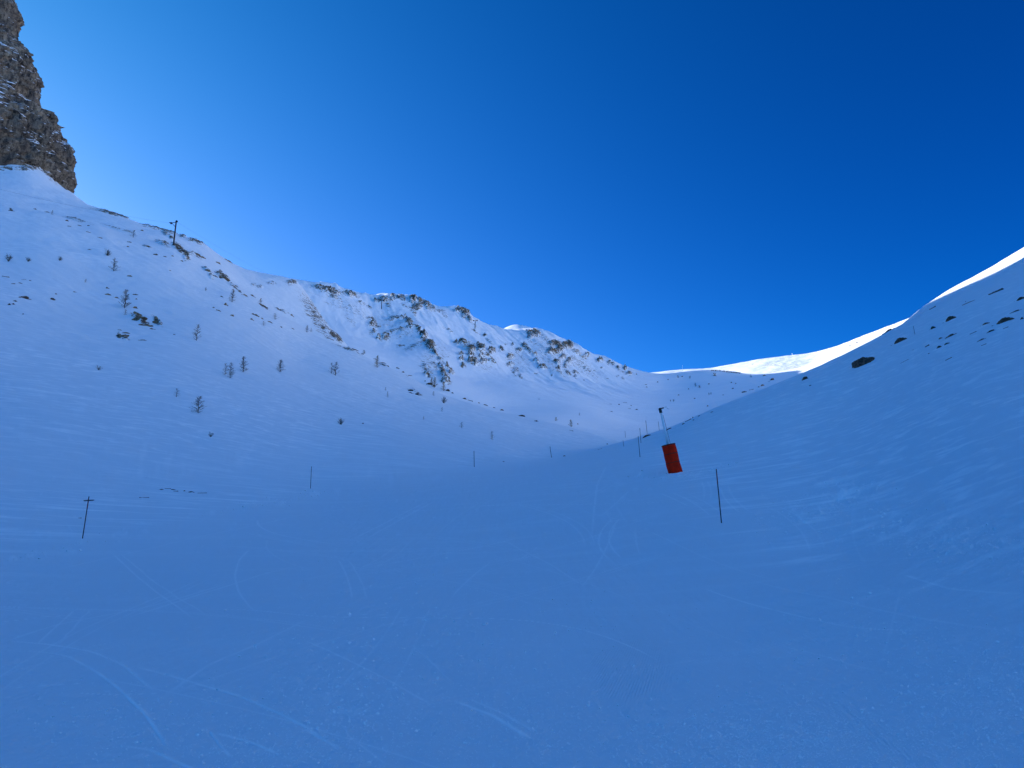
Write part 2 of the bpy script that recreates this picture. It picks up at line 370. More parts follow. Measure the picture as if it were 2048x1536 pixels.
# ---- ski tracks: traced lines laid on the ground, cut as shallow grooves
def ground_xy(u, v, Zf=None):
    tx, tz = ray(u, v); d = np.geomspace(2.5, 420, 1200)
    x, y = tx * d, d; z = EYE + tz * d
    h = RN(x, y); k = np.argmax(z <= h)
    if k == 0: return None
    k0 = k - 1; f0 = z[k0] - h[k0]; f1 = z[k] - h[k]; f = f0 / (f0 - f1 + 1e-9)
    dd = d[k0] + (d[k] - d[k0]) * f
    return (tx * dd, dd)
tracks = [
 ([(0,1284),(90,1292),(180,1306),(240,1330),(310,1385)],1.0,.030),
 ([(0,1305),(80,1307),(130,1314),(190,1345),(232,1375),(290,1430),(340,1510)],1.0,.032),
 ([(255,1332),(330,1350),(400,1370),(470,1390),(540,1420),(600,1450),(670,1495)],1.0,.032),
 ([(20,1378),(100,1372),(200,1366)],.7,.02),([(150,1387),(230,1390),(330,1386)],.6,.02),
 ([(500,1095),(476,1120),(467,1150),(475,1185),(500,1220),(520,1232)],.35,.03),
 ([(385,1221),(500,1222),(570,1230),(640,1237),(760,1236),(900,1237),(1010,1239),(1090,1247),(1150,1256),(1220,1275),(1290,1305),(1330,1330)],.8,.028),
 ([(700,1231),(780,1231)],.8,.02),
 ([(0,1245),(60,1238),(90,1234),(150,1232)],.8,.025),
 ([(600,1280),(650,1300),(720,1335),(780,1365),(870,1415)],.4,.03),
 ([(600,1455),(640,1478),(680,1500)],.5,.03),
 ([(415,1460),(440,1495),(460,1515)],.8,.025),([(425,1465),(455,1473),(500,1485),(555,1510)],.8,.03),
 ([(240,1490),(300,1500),(350,1525),(390,1540)],.8,.03),
 ([(780,1530),(700,1470),(690,1450)],.3,.03),
 ([(820,1290),(870,1335),(900,1365)],.35,.03),([(900,1400),(980,1430),(1060,1480)],.7,.05),([(930,1395),(1000,1425),(1080,1470)],.35,.04),
 ([(1400,1175),(1550,1220),(1700,1255),(1850,1262),(1900,1260)],.5,.03),([(1560,1290),(1640,1310),(1760,1345)],.35,.03),
 ([(250,1240),(400,1190),(520,1150),(600,1130)],.35,.08),([(0,1290),(120,1250),(300,1215),(460,1165)],.3,.08),
 ([(320,1400),(420,1330),(520,1290),(620,1240)],.3,.05),([(1185,1080),(1190,1020),(1196,970),(1215,930)],.3,.07),
 ([(950,1095),(1010,1080),(1100,1130),(1180,1180)],.25,.04),
 ([(30,1155),(200,1120),(420,1070),(600,1030),(800,1000)],.25,.08),([(820,990),(900,970),(1000,955),(1100,935)],.25,.06),
 ([(1800,1150),(1900,1180),(2048,1190)],.35,.05),([(1500,1160),(1650,1195),(1800,1230),(2048,1270)],.25,.05),
]
def arc_track(rs):
    x0 = rs.uniform(-7, 8); y0 = rs.uniform(4.5, 30); h = rs.uniform(-.9, .9); k = rs.uniform(-.05, .05); L = rs.uniform(3, 16)
    W = []
    for i in range(14):
        W.append((x0, y0)); x0 += math.sin(h) * L / 13; y0 += math.cos(h) * L / 13; h += k * L / 13
    return W
rsT = random.Random(12); world_tracks = []
for i in range(52):
    W = arc_track(rsT); st = rsT.uniform(.10, .38); world_tracks.append((W, st, rsT.uniform(.018, .045)))
    if rsT.random() < .6:
        dx_ = rsT.uniform(.22, .5); world_tracks.append(([(a + dx_, c + rsT.uniform(-.05, .05)) for a, c in W], st * .8, .025))
sel = (R2 > 3) & (R2 < 75) & (np.abs(np.tan(T2)) < 0.9) & (np.cos(T2) > 0)
sx, sy = NX[sel], NY[sel]; dz = np.zeros(len(sx)); fr = np.zeros(len(sx))
wob = fbm(sx / 0.5, sy / 0.5, 3.0, n=2)
for pts, st, w in [([ground_xy(*p) for p in q[0]], q[1], q[2]) for q in tracks] + world_tracks:
    W = [p for p in pts if p]
    if len(W) < 2: continue
    W = np.array(W)
    # smooth resample
    tt = np.r_[0, np.cumsum(np.hypot(*np.diff(W, axis=0).T))]; ts = np.linspace(0, tt[-1], 60)
    Ws = np.stack([np.interp(ts, tt, W[:, 0]), np.interp(ts, tt, W[:, 1])], -1)
    for _ in range(6): Ws[1:-1] = (Ws[:-2] + Ws[2:] + 2 * Ws[1:-1]) / 4
    bb = (sx > Ws[:, 0].min() - .5) & (sx < Ws[:, 0].max() + .5) & (sy > Ws[:, 1].min() - .5) & (sy < Ws[:, 1].max() + .5)
    ix = np.where(bb)[0]
    if not len(ix): continue
    px, py = sx[ix], sy[ix]; best = np.full(len(ix), 9.0); side = np.zeros(len(ix)); tp = np.zeros(len(ix))
    for k in range(59):
        a, c = Ws[k], Ws[k + 1]; e = c - a; L2 = e @ e + 1e-12
        t = np.clip(((px - a[0]) * e[0] + (py - a[1]) * e[1]) / L2, 0, 1)
        dx, dy = px - a[0] - t * e[0], py - a[1] - t * e[1]; d = np.hypot(dx, dy); up = d < best
        best = np.where(up, d, best); side = np.where(up, np.sign(e[0] * dy - e[1] * dx), side); tp = np.where(up, (k + t) / 59, tp)
    rr = np.hypot(px, py); ww = np.maximum(w * 0.33, rr * 0.0010)
    fade = sstep(0, .12, tp) * sstep(1, .88, tp) * (0.65 + 0.7 * np.clip(wob[ix] + .4, 0, 1))
    s = best / ww
    dz[ix] += fade * st * (-0.007 * np.exp(-s ** 2) + 0.007 * np.exp(-((s * side - 1.9) ** 2)))
    fr[ix] = np.maximum(fr[ix], min(1, st * 1.6) * fade * np.exp(-((s * side - 1.3) ** 2) * 1.2))
NZ[sel] += dz; fresh[sel] += fr

# patches of broken, paler snow (photo ellipses: u, v, w, h, tilt, strength)
def ell(U, V, lst):
    m = np.zeros_like(U)
    for e in lst:
        u, v, w, h, t = e[:5]; k = e[5] if len(e) > 5 else 1.0
        c, s = math.cos(math.radians(t)), math.sin(math.radians(t))
        a = ((U - u) * c - (V - v) * s) / (w / 2); q = ((U - u) * s + (V - v) * c) / (h / 2)
        m = np.maximum(m, k * np.exp(-0.7 * (a * a + q * q) ** 1.3))
    return m
brk = [(1660,1000,190,50,20,.8),(1600,1030,150,40,10,.7),(1900,1075,330,60,-8,.8),(1980,1050,160,60,5,.7),(1700,960,200,50,25,.4),
 (90,1105,220,18,10,.8),(560,1002,240,16,10,.9),(240,1070,140,10,8,.6),(500,905,160,50,-10,.5),(290,900,160,50,-10,.5),(80,860,180,24,-8,.6),
 (340,944,160,26,0,.5),(250,810,300,60,-10,.3),(1330,950,120,14,0,.9),(1420,940,140,12,10,.7),(800,950,200,40,0,.3),
 (1950,1400,300,200,0,.35),(1500,1480,400,120,0,.3),(650,1400,240,120,0,.3),(100,690,160,20,-5,.5),(1750,830,300,40,20,.35),(1900,760,240,40,25,.3),
 (1650,860,260,30,20,.3),(1500,900,220,30,15,.35),(1850,920,300,26,22,.4),(1250,985,60,60,0,.25)]
bk = ell(NU, NV, brk)
bn = fbm(NX / (0.06 + R2 * 0.012), NY / (0.06 + R2 * 0.012), 1.0, n=3)
clod = np.clip(bn * 2.2 - 0.15, 0, 1) * bk * (NY > 0)
fresh += 0.9 * clod; NZ += clod * np.clip(R2 * 0.0022, 0.008, 0.10)
# faint general grain
gn = np.clip(fbm(NX / (0.05 + R2 * .006), NY / (0.05 + R2 * .006), 4.0, n=2) * 2 - 0.55, 0, 1) * (NY > 0)
fresh += gn * 0.22
NZ += gn * np.clip(R2 * 0.0009, 0.003, 0.03)
cord = ell(NU, NV, [(1260,1335,150,110,0,1.0),(900,1345,55,40,0,.7),(1180,1300,90,50,0,.35),(1750,1470,260,60,-30,.5),(650,1420,40,40,0,.3),(1330,1240,60,24,0,.25)])
cord = np.clip(cord * 1.6, 0, 1)

# bare ground and rock ribs that are part of the near hill: along the left crest and the rocky spur
wU = NU + 7 * fbm(NX / 5, NY / 5, 31.0, n=3); wV = NV + 4 * fbm(NX / 5, NY / 5, 47.0, n=3)
near_rock = [(12,337,60,7,0,.7),(58,336,60,8,5,.75),(98,350,46,9,-42,.7),(633,632,100,26,-57,.5),(650,655,60,18,-50,.42),(672,674,36,8,-45,.8),(640,614,50,8,-60,.7),(236,430,86,4,-14,.95),(320,457,68,7,-16,.85),(392,483,36,6,-16,.8),
 (366,473,12,6,-20,.7),(585,564,22,9,0,.75),(542,566,16,5,0,.6),(520,573,10,5,0,.6),(507,570,12,5,0,.5),(610,572,16,5,-30,.7),
 (358,497,34,9,-40,.9),(372,511,16,13,-55,.9),(325,487,30,7,-22,.7),(296,493,20,5,-20,.5),(390,510,34,6,-25,.65),(415,541,24,6,-32,.7),(446,553,28,8,-32,.95),
 (420,553,22,4,-38,.6),(464,572,24,4,-38,.65),(330,467,14,6,-40,.7),(342,475,14,6,-45,.7),(281,640,36,9,-35,.85),(315,643,26,7,-48,.7),(244,672,28,6,-28,.75),
 (527,612,22,4,-35,.6),(564,621,26,4,-25,.6),(480,585,22,4,-35,.5),(700,700,60,4,-22,.5),(771,731,24,4,-20,.5),(860,768,20,6,-15,.8),(828,784,26,6,-25,.6),
 (935,799,18,5,-25,.6),(820,751,16,4,-20,.5),(150,438,70,5,-14,.4),(240,458,70,4,-16,.4)]
rock = ell(wU, wV, near_rock) * (NY > 60)
rn = fbm(NX / 3.0, NY / 3.0, 7.0, n=4, ridged=True)
NZ += (1.6 * (rn - .25)) * sstep(.25, .6, rock)

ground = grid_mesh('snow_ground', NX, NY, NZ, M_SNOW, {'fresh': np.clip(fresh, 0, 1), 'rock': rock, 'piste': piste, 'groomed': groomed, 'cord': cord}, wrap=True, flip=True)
tag(ground, kind='structure')

# sampler for the near ground
LR = np.log(RR)
def nz_at(x, y):
    r = max(math.hypot(x, y), 0.31); th = math.atan2(x, y)
    if th < TH[0]: th += 2 * math.pi
    j = min(max(int(np.searchsorted(TH, th)) - 1, 0), len(TH) - 1); j2 = (j + 1) % len(TH)
    i = min(max(int(np.searchsorted(RR, r)) - 1, 0), len(RR) - 2)
    t1 = TH[j2] if j2 else TH[0] + 2 * math.pi
    a = (th - TH[j]) / (t1 - TH[j]); b = (r - RR[i]) / (RR[i + 1] - RR[i])
    return (NZ[i, j] * (1 - a) + NZ[i, j2] * a) * (1 - b) + (NZ[i + 1, j] * (1 - a) + NZ[i + 1, j2] * a) * b

# ------------------------------------------------------------------ far mountain, bowl, sunlit slopes
skyB = [(540,560,560),(600,571,600),(628,572,610),(650,575,620),(676,580,635),(700,588,650),(740,600,680),(765,596,700),(800,592,720),(826,592,730),(840,601,738),(865,615,750),(890,618,775),(915,617,795),(928,619,800),(936,632,803),(960,648,850),(1000,662,900),(1040,664,920),(1062,659,930),(1085,664,940),(1110,677,945),(1128,683,950),(1142,684,950),(1150,697,955),(1175,708,965),(1200,716,980),(1225,726,990),(1250,738,1000),(1285,750,1020)]
far = [P(*p) for p in skyB] + [P(u, v + 40, d + 160) for u, v, d in skyB[::2]] + [P(*p) for p in [
 (640,640,520),(690,700,430),(740,720,430),(700,640,560),(720,680,500),(790,700,520),(840,655,600),(850,690,530),(870,712,500),(893,762,420),(800,640,640),(760,640,620),
 (900,700,610),(925,680,660),(945,715,560),(965,700,600),(985,740,560),(940,760,480),(1010,700,700),(1022,735,620),(1000,770,480),(1050,710,720),(1085,740,640),(1110,705,760),(1115,735,680),(1140,735,740),(1180,745,800),(1150,760,660),
 (880,780,400),(800,770,400),(1000,815,400),(1060,775,500),(1120,798,450),(1180,822,400),(1150,780,560),(1100,840,330),(1200,860,330),(1200,884,255),(1140,866,280),(1260,840,420),(1230,790,620),(1285,770,800),
 (1300,850,400),(1300,800,600),(1400,800,560),(1500,790,480),(1600,770,420),(1340,860,340),(1250,900,200),(1350,930,200),(1500,900,200),(1700,850,250),(1900,800,300),
 (1310,752,1030),(1340,750,1000),(1380,742,960),(1420,740,920),(1450,743,890),(1480,747,870),(1510,748,850),(1550,744,820),(1600,735,800),(1700,700,800),(1900,640,800),(2200,500,800),
 (1340,775,800),(1420,765,780),(1500,765,700),(1600,755,620),
 (1310,765,1200),(1380,758,1130),(1450,760,1080),(1550,762,1000),(1700,740,1000),(2100,620,1000),
 (700,800,300),(850,850,300),(1000,900,260),(1100,930,220),(500,700,400),(400,650,500),(300,600,700)]]
RF = RBF(far, k=200.0, off=60.0)
tF = np.linspace(ray(470, 600)[0], ray(2300, 600)[0], 1150)
dF = np.geomspace(190, 1350, 620)
TF, DF = np.meshgrid(tF, dF); FX, FY = TF * DF, DF
tcF, dcF = tF[::6], dF[::4]
if tcF[-1] != tF[-1]: tcF = np.append(tcF, tF[-1])
if dcF[-1] != dF[-1]: dcF = np.append(dcF, dF[-1])
Tg, Dg = np.meshgrid(tcF, dcF); Zc = RF(Tg * Dg, Dg)
A = np.stack([np.interp(tF, tcF, row) for row in Zc]); FZ = np.stack([np.interp(dF, dcF, A[:, j]) for j in range(A.shape[1])], 1)
FU, FV = project(FX, FY, FZ)
left_m = sstep(1330, 1180, FU)
FZ += left_m * (2.2 * fbm((FX + FY * .3) / 14, (FY - FX * .3) / 60, 6.0, n=4, gain=.6) * sstep(420, 650, DF) + 3.2 * fbm(FX / 50, FY / 50, n=6, gain=.55) * sstep(350, 600, DF) + 6.0 * (fbm((FX + FY * .3) / 45, (FY - FX * .3) / 220, 3.0, n=4, ridged=True) - .2) * sstep(420, 650, DF))
FZ += 0.5 * fbm(FX / 25, FY / 25, 8.0, n=3)
FU, FV = project(FX, FY, FZ)
far_rock = [(655,580,56,9,-14,.9),(700,589,34,6,-16,.75),(668,594,26,6,-20,.6),(722,606,20,5,-22,.6),(738,614,14,4,-22,.6),(640,577,20,6,-5,.7),(660,607,26,8,-20,.35),(690,618,30,8,-30,.3),(700,640,30,8,-45,.3),
 (770,599,26,12,-5,.7),(753,601,14,6,0,.85),(776,610,14,10,-30,.5),(802,595,24,8,-5,.75),(786,595,14,8,0,.8),(827,599,12,16,-50,.95),(833,614,16,24,-65,.75),(830,627,8,9,-60,.6),(843,604,22,8,-35,.8),(855,611,26,8,-28,.75),(866,617,14,6,-25,.7),(880,622,24,6,-10,.5),(812,612,26,8,-20,.4),
 (920,620,24,8,0,.95),(931,627,16,14,-55,1.0),(938,637,16,7,-50,.9),(925,634,22,3,-42,.6),(890,630,14,9,-40,.45),(950,650,20,4,-38,.4),
 (742,637,22,6,-5,.6),(748,650,28,6,-5,.85),(745,664,13,7,10,.75),(755,675,9,6,0,.85),(772,674,20,12,15,.7),(791,636,44,6,8,.6),(808,635,18,6,-8,.85),(818,643,14,8,-20,.85),(787,661,44,8,18,.5),(803,658,20,6,10,.6),(826,655,26,6,-5,.85),(838,660,16,6,-40,.8),
 (848,672,16,14,-60,.9),(849,680,14,14,60,.6),(861,693,26,12,-42,1.0),(871,707,18,6,-65,.9),(829,692,46,10,22,.42),(801,692,22,8,10,.45),(812,668,40,10,25,.3),(879,720,22,8,-50,.65),(883,737,34,9,-55,.6),(889,749,16,12,-50,.9),(893,762,20,10,-20,.8),(854,736,34,18,-45,.5),(854,749,16,9,-30,.7),(868,728,30,8,-45,.4),(904,745,9,7,0,.8),(894,733,12,5,-30,.7),
 (896,661,26,4,-28,.55),(912,686,14,4,-5,.8),(928,686,24,8,-8,.9),(932,694,16,5,10,.6),(943,699,9,15,85,1.0),(943,710,6,16,-85,.9),(946,724,9,22,80,1.0),(961,696,13,18,70,1.0),(964,712,5,16,-75,.85),(967,724,5,18,-70,.85),(983,701,13,11,45,.85),(977,709,8,13,-60,.8),(923,709,9,5,-10,.8),(924,720,9,5,0,.8),(925,731,10,7,-10,.8),(986,723,18,5,-25,.7),(934,706,14,3,0,.5),(952,663,18,3,-40,.6),(968,671,7,6,0,.8),(978,682,20,3,-38,.6),(950,690,40,14,-20,.3),
 (1068,667,26,12,-10,.9),(1060,674,10,8,0,.7),(1089,675,26,10,-30,.45),(1110,688,28,12,0,.9),(1119,697,16,12,-10,.95),(1136,690,19,12,0,1.2),(1107,704,7,26,88,.9),(1099,700,15,14,0,.7),(1113,723,9,12,75,.9),(1116,737,6,8,0,.8),(1125,714,6,18,-65,.7),(1130,732,10,8,-60,.7),(1138,722,9,18,-60,.7),(1136,746,16,5,-35,.7),
 (1120,745,26,6,-45,.5),(1152,704,24,8,-20,.65),(1167,714,16,9,-20,.6),(1174,709,11,6,0,.8),(1158,722,40,8,-30,.4),(1160,732,34,6,-35,.4),(1199,720,15,9,20,.8),(1219,725,11,7,0,.75),(1228,728,9,6,0,.7),(1236,735,8,5,-30,.7),(1250,736,6,6,0,.8),(1258,747,9,7,0,.8),(1244,742,30,5,-25,.4),
 (1049,692,13,10,-30,.8),(1058,701,20,8,-30,.7),(1071,708,9,5,0,.8),(1039,700,18,8,15,.6),(1020,714,8,18,-75,.75),(1022,728,7,18,-80,.65),(1031,741,18,16,-60,.5),(1042,754,10,5,-50,.7),(1074,722,16,5,-30,.7),(1085,736,5,18,88,.85),(1078,730,16,4,-40,.5),(1003,698,9,9,-30,.8),(989,725,14,5,-40,.7),(1074,748,9,4,0,.6),(1103,750,6,3,0,.7),(1149,745,14,6,-20,.6),(1150,754,9,4,-35,.6),(1167,736,12,6,-40,.6),(1177,742,14,4,-35,.6),(1202,736,8,4,-20,.6),(1065,684,30,8,-30,.35),
 (1237,753,6,3,0,.6),(800,650,130,60,-20,.2),(870,720,60,70,-50,.24),(960,715,90,50,-30,.22),(1110,715,100,60,-40,.26),(1170,735,90,30,-30,.24),(700,615,100,30,-30,.22),(1040,715,60,50,-50,.22),(835,615,80,24,-20,.18),(1080,680,60,24,-20,.2),(1245,756,8,3,-20,.6),(1025,690,6,4,0,.7),(1012,688,6,4,0,.5),
 (1470,745,44,3,-4,.5),(1430,751,5,3,0,.7)]
frock = ell(FU + 9 * fbm(FX / 11, FY / 11, FZ / 11, n=4, gain=.7), FV + 7 * fbm(FX / 11 + 50, FY / 11, FZ / 11, n=4, gain=.7), far_rock)
rn = fbm(FX / 8.0, FY / 8.0, FZ / 8.0, n=5, gain=.65, ridged=True)
FZ += sstep(.3, .8, frock) * (6.5 * (rn - .3))
FX2 = FX + sstep(.3, .8, frock) * 3.5 * fbm(FX / 6.0, FZ / 6.0, 2.0, n=4); FY2 = FY - sstep(.3, .8, frock) * 2.5 * (rn + .2)
zero = np.zeros_like(FZ)
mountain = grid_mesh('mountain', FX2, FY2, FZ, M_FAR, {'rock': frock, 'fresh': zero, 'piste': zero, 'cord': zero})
tag(mountain, kind='structure')
def fz_at(x, y):
    t = x / y
    j = min(max((t - tF[0]) / (tF[1] - tF[0]), 0), len(tF) - 1.001); i = min(max(np.interp(y, dF, np.arange(len(dF))), 0), len(dF) - 1.001)
    j0, i0 = int(j), int(i); a, b = j - j0, i - i0
    return (FZ[i0, j0] * (1 - a) + FZ[i0, j0 + 1] * a) * (1 - b) + (FZ[i0 + 1, j0] * (1 - a) + FZ[i0 + 1, j0 + 1] * a) * b

def patch(name, ctrl, u0, u1, d0, d1, n1, n2, amp, rocks=[], k=400.0):
    R = RBF([P(*p) for p in ctrl], k=k, off=100.0)
    t = np.linspace(ray(u0, 650)[0], ray(u1, 650)[0], n1); d = np.geomspace(d0, d1, n2); T, D = np.meshgrid(t, d)
    X, Y = T * D, D; Z = R(X, Y) + amp * fbm(X / 50, Y / 50, 2.0, n=5) + amp * .3 * fbm(X / 12, Y / 12, 2.0, n=3)
    U, V = project(X, Y, Z); rk = ell(U, V, rocks); z0 = np.zeros_like(Z)
    Z += sstep(.3, .8, rk) * 2.0
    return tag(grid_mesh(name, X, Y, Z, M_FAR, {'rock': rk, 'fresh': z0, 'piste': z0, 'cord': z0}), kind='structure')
sk2 = [(1230,752,1750),(1285,749,1700),(1330,745,1680),(1375,741,1650),(1430,738,1600),(1460,732,1590),(1500,724,1560),(1560,715,1530),(1620,710,1500),(1650,703,1480),(1700,685,1450),(1720,676,1440),(1760,662,1420),(1815,640,1400),(1900,600,1380),(2000,550,1350),(2300,400,1300)]
snowfield = patch('sunlit_snowfield', sk2 + [(u, v + 14, d - 260) for u, v, d in sk2] + [(u, v + 50, d - 500) for u, v, d in sk2[::3]] + [(u, v + 30, d + 200) for u, v, d in sk2[::2]],
 1200, 2350, 1000, 1900, 600, 300, 3.0, [(1712,686,12,4,10,.6),(1698,692,10,4,20,.6),(1675,703,14,3,0,.4),(1630,718,40,3,10,.25),(1590,735,60,5,5,.25),(1540,730,40,4,0,.3),(1560,745,50,4,0,.3),(1505,729,4,4,0,.5),(1745,674,20,3,25,.4),(1650,722,50,4,15,.3)])
skp = [(930,700,1190),(985,672,1180),(1000,661,1172),(1012,655,1165),(1030,649,1150),(1050,652,1155),(1072,659,1160),(1100,675,1180),(1160,720,1190)]
peak = patch('snow_peak', skp + [(u, v + 12, 1090) for u, v, d in skp] + [(u, v + 50, 1020) for u, v, d in skp[::2]] + [(u, v + 20, d + 90) for u, v, d in skp] + [(1022,661,1110),(1058,660,1080)], 960, 1140, 1000, 1300, 260, 160, 1.0)

# unseen ridge right of the frame, added to bounce sunlight onto shaded snow
ys_ = np.linspace(-450, 1150, 160); ss_ = np.linspace(0, 650, 90); SS, YS = np.meshgrid(ss_, ys_)
XS = np.maximum(360 - 0.1 * YS, 0.97 * YS + 15) + SS
ZS = 170 + 0.74 * SS + 14 * fbm(XS / 120, YS / 120, 3.0, n=5) + 0.05 * YS
z0 = np.zeros_like(ZS)
tag(grid_mesh('bounce_ridge', XS, YS, ZS, M_FAR, {'rock': z0, 'fresh': z0, 'piste': z0, 'cord': z0}, flip=True), kind='structure')

# ------------------------------------------------------------------ the cliff
sil = [(-200,20),(-120,12),(-60,8),(-20,6),(0,14),(20,22),(30,36),(42,39),(50,28),(62,25),(80,28),(108,29),(120,42),(138,50),(150,58),(152,70),(165,73),(182,77),(205,76),(230,71),(243,79),(256,81),(266,90),(272,98),(275,115),(282,126),(290,124),(305,126),(318,134),(340,136),(358,130),(368,136),(378,137),(400,128),(450,120),(520,110)]
CD = 400.0
sv = np.array([s[0] for s in sil], float); su = np.array([s[1] for s in sil], float)
zz = np.array([P(u, v, CD)[2] for v, u in sil]); xx = np.array([P(u, v, CD)[0] for v, u in sil])
o_ = np.argsort(zz); zz, xx = zz[o_], xx[o_]
zl = np.linspace(100, 470, 620); xe = np.interp(zl, zz, xx)
top = sstep(330, 470, zl)
alpha = math.radians(-33.5); vd = np.array([math.sin(alpha), math.cos(alpha)]); pd = np.array([math.cos(alpha), -math.sin(alpha)])
ph = np.concatenate([np.linspace(-2.2, 0.9, 420), np.linspace(0.9, 2 * math.pi - 2.2, 120)[1:-1]])
Pg, Zg = np.meshgrid(ph, zl); Xe = xe[:, None] + 0 * Pg
Aax = 190 * (1 - 0.25 * top[:, None]); Bax = 75 * (1 - 0.35 * sstep(140, 470, zl)[:, None])
ex = np.sign(np.cos(Pg)) * np.abs(np.cos(Pg)) ** 0.9; ey = np.sin(Pg)
CX = Xe - Aax * pd[0] + Aax * ex * pd[0] + Bax * ey * vd[0]
CY = CD - Aax * pd[1] + Aax * ex * pd[1] + Bax * ey * vd[1]
nx_ = ex * pd[0] + ey * vd[0]; ny_ = ex * pd[1] + ey * vd[1]
# strata tilted down to the right, blocky relief, fissures
edge_keep = 1 - 0.85 * np.exp(-(Pg / 0.22) ** 2)
big = fbm(CX / 38, CY / 38, Zg / 50, n=3) * 16
str_ = (Zg + 0.55 * (CX * pd[0] + CY * pd[1])) / 7.0
ledge = np.abs((str_ + 1.2 * fbm(CX / 30, CY / 30, Zg / 30, n=2)) % 1.0 - .5) * 2
det = fbm(CX / 9, CY / 9, Zg / 7, n=5, gain=.6, ridged=True)
frac = fbm(CX / 11 + .4 * Zg / 40, CY / 11, Zg / 55, n=4, gain=.55, ridged=True)
fin = fbm(CX / 2.6, CY / 2.6, Zg / 2.2, n=3, gain=.6)
blk = np.floor(3 * fbm(CX / 20, CY / 20, Zg / 26, n=3, gain=.6)) * 3.0
disp = -7.0 * sstep(.72, .98, frac) * (.35 + .65 * edge_keep) + blk * (.4 + .6 * edge_keep) + edge_keep * (big + ledge * 1.6) + det * 6.0 * (0.35 + 0.65 * edge_keep) + fin * 1.3
CX += nx_ * disp; CY += ny_ * disp
CZ = Zg + 1.5 * fbm(CX / 8, CY / 8, Zg / 8, n=2)
cliff = grid_mesh('rock_cliff', CX, CY, CZ, M_CLIFF, wrap=True, smooth=False)
tag(cliff, kind='structure')

# ------------------------------------------------------------------ placing things on the terrain
THx = np.append(TH, TH[0] + 2 * math.pi); NZx = np.concatenate([NZ, NZ[:, :1]], 1)
def near_h(x, y):
    x = np.asarray(x, float); y = np.asarray(y, float)
    r = np.clip(np.hypot(x, y), RR[0], RR[-1] - 1e-6); th = np.arctan2(x, y); th = np.where(th < TH[0], th + 2 * math.pi, th)
    j = np.clip(np.searchsorted(THx, th) - 1, 0, len(THx) - 2); i = np.clip(np.searchsorted(RR, r) - 1, 0, len(RR) - 2)
    a = (th - THx[j]) / (THx[j + 1] - THx[j]); b = (r - RR[i]) / (RR[i + 1] - RR[i])
    z = (NZx[i, j] * (1 - a) + NZx[i, j + 1] * a) * (1 - b) + (NZx[i + 1, j] * (1 - a) + NZx[i + 1, j + 1] * a) * b
    return np.where(np.hypot(x, y) > RR[-1], -1e3, z)
def far_h(x, y):
    x = np.asarray(x, float); y = np.asarray(y, float)
    j = np.clip((x / y - tF[0]) / (tF[1] - tF[0]), 0, len(tF) - 1.001); i = np.clip(np.interp(y, dF, np.arange(len(dF))), 0, len(dF) - 1.001)
    j0 = j.astype(int); i0 = i.astype(int); a, b = j - j0, i - i0
    z = (FZ[i0, j0] * (1 - a) + FZ[i0, j0 + 1] * a) * (1 - b) + (FZ[i0 + 1, j0] * (1 - a) + FZ[i0 + 1, j0 + 1] * a) * b
    return np.where((y < dF[0]) | (y > dF[-1]), -1e3, z)
def ground_h(x, y): return np.maximum(near_h(x, y), far_h(x, np.maximum(y, 1.0)))
_D = np.concatenate([np.geomspace(3, 190, 1600), np.geomspace(190.2, 1340, 2600)])
def hit(u, v, dmin=0):
    tx, tz = ray(u, v); d = _D[_D > dmin]; x, y = tx * d, d; g = EYE + tz * d - ground_h(x, y)
    k = int(np.argmax(g <= 0))
    if g[k] > 0: k = int(np.argmin(g / d)); dd = d[k]
    elif k == 0: dd = d[0]
    else: f = g[k - 1] / (g[k - 1] - g[k] + 1e-9); dd = d[k - 1] + (d[k] - d[k - 1]) * f
    return Vector((tx * dd, dd, float(ground_h(tx * dd, dd))))
def normal_at(p):
    e = max(0.3, p.y * 0.006)
    dzx = float(ground_h(p.x + e, p.y) - ground_h(p.x - e, p.y)) / (2 * e); dzy = float(ground_h(p.x, p.y + e) - ground_h(p.x, p.y - e)) / (2 * e)
    return Vector((-dzx, -dzy, 1)).normalized()
def upx(p, px): return px * p.y / F * 1.03     # photo pixels -> metres at that depth

def mesh_obj(name, verts, faces, mat, parent=None, smooth=False):
    me = bpy.data.meshes.new(name); me.from_pydata([tuple(v) for v in verts], [], faces); me.update()
    if smooth: me.polygons.foreach_set('use_smooth', [True] * len(me.polygons))
    me.materials.append(mat); o = bpy.data.objects.new(name, me); COL.objects.link(o)
    if parent: o.parent = parent
    return o
class MB:
    def __init__(s): s.v = []; s.f = []
    def tube(s, a, b, ra, rb, n=8, cap=True):
        a, b = Vector(a), Vector(b); d = (b - a).normalized(); up = Vector((0, 0, 1)) if abs(d.z) < .9 else Vector((1, 0, 0))
        e = d.cross(up).normalized(); g = e.cross(d); k = len(s.v)
        for c, r in ((a, ra), (b, rb)):
            for i in range(n):
                t = 2 * math.pi * i / n; s.v.append(c + e * (r * math.cos(t)) + g * (r * math.sin(t)))
        for i in range(n): s.f.append((k + i, k + (i + 1) % n, k + n + (i + 1) % n, k + n + i))
        if cap: s.f.append(tuple(k + n + i for i in range(n))); s.f.append(tuple(k + n - 1 - i for i in range(n)))
        return s
    def box(s, c, ax, ay, az):
        c = Vector(c); k = len(s.v)
        for i in (-1, 1):
            for j in (-1, 1):
                for l in (-1, 1): s.v.append(c + ax * i + ay * j + az * l)
        for f in ((0, 1, 3, 2), (4, 6, 7, 5), (0, 4, 5, 1), (2, 3, 7, 6), (0, 2, 6, 4), (1, 5, 7, 3)): s.f.append(tuple(k + i for i in f))
        return s
    def build(s, name, mat, parent=None, smooth=False): return mesh_obj(name, s.v, s.f, mat, parent, smooth)

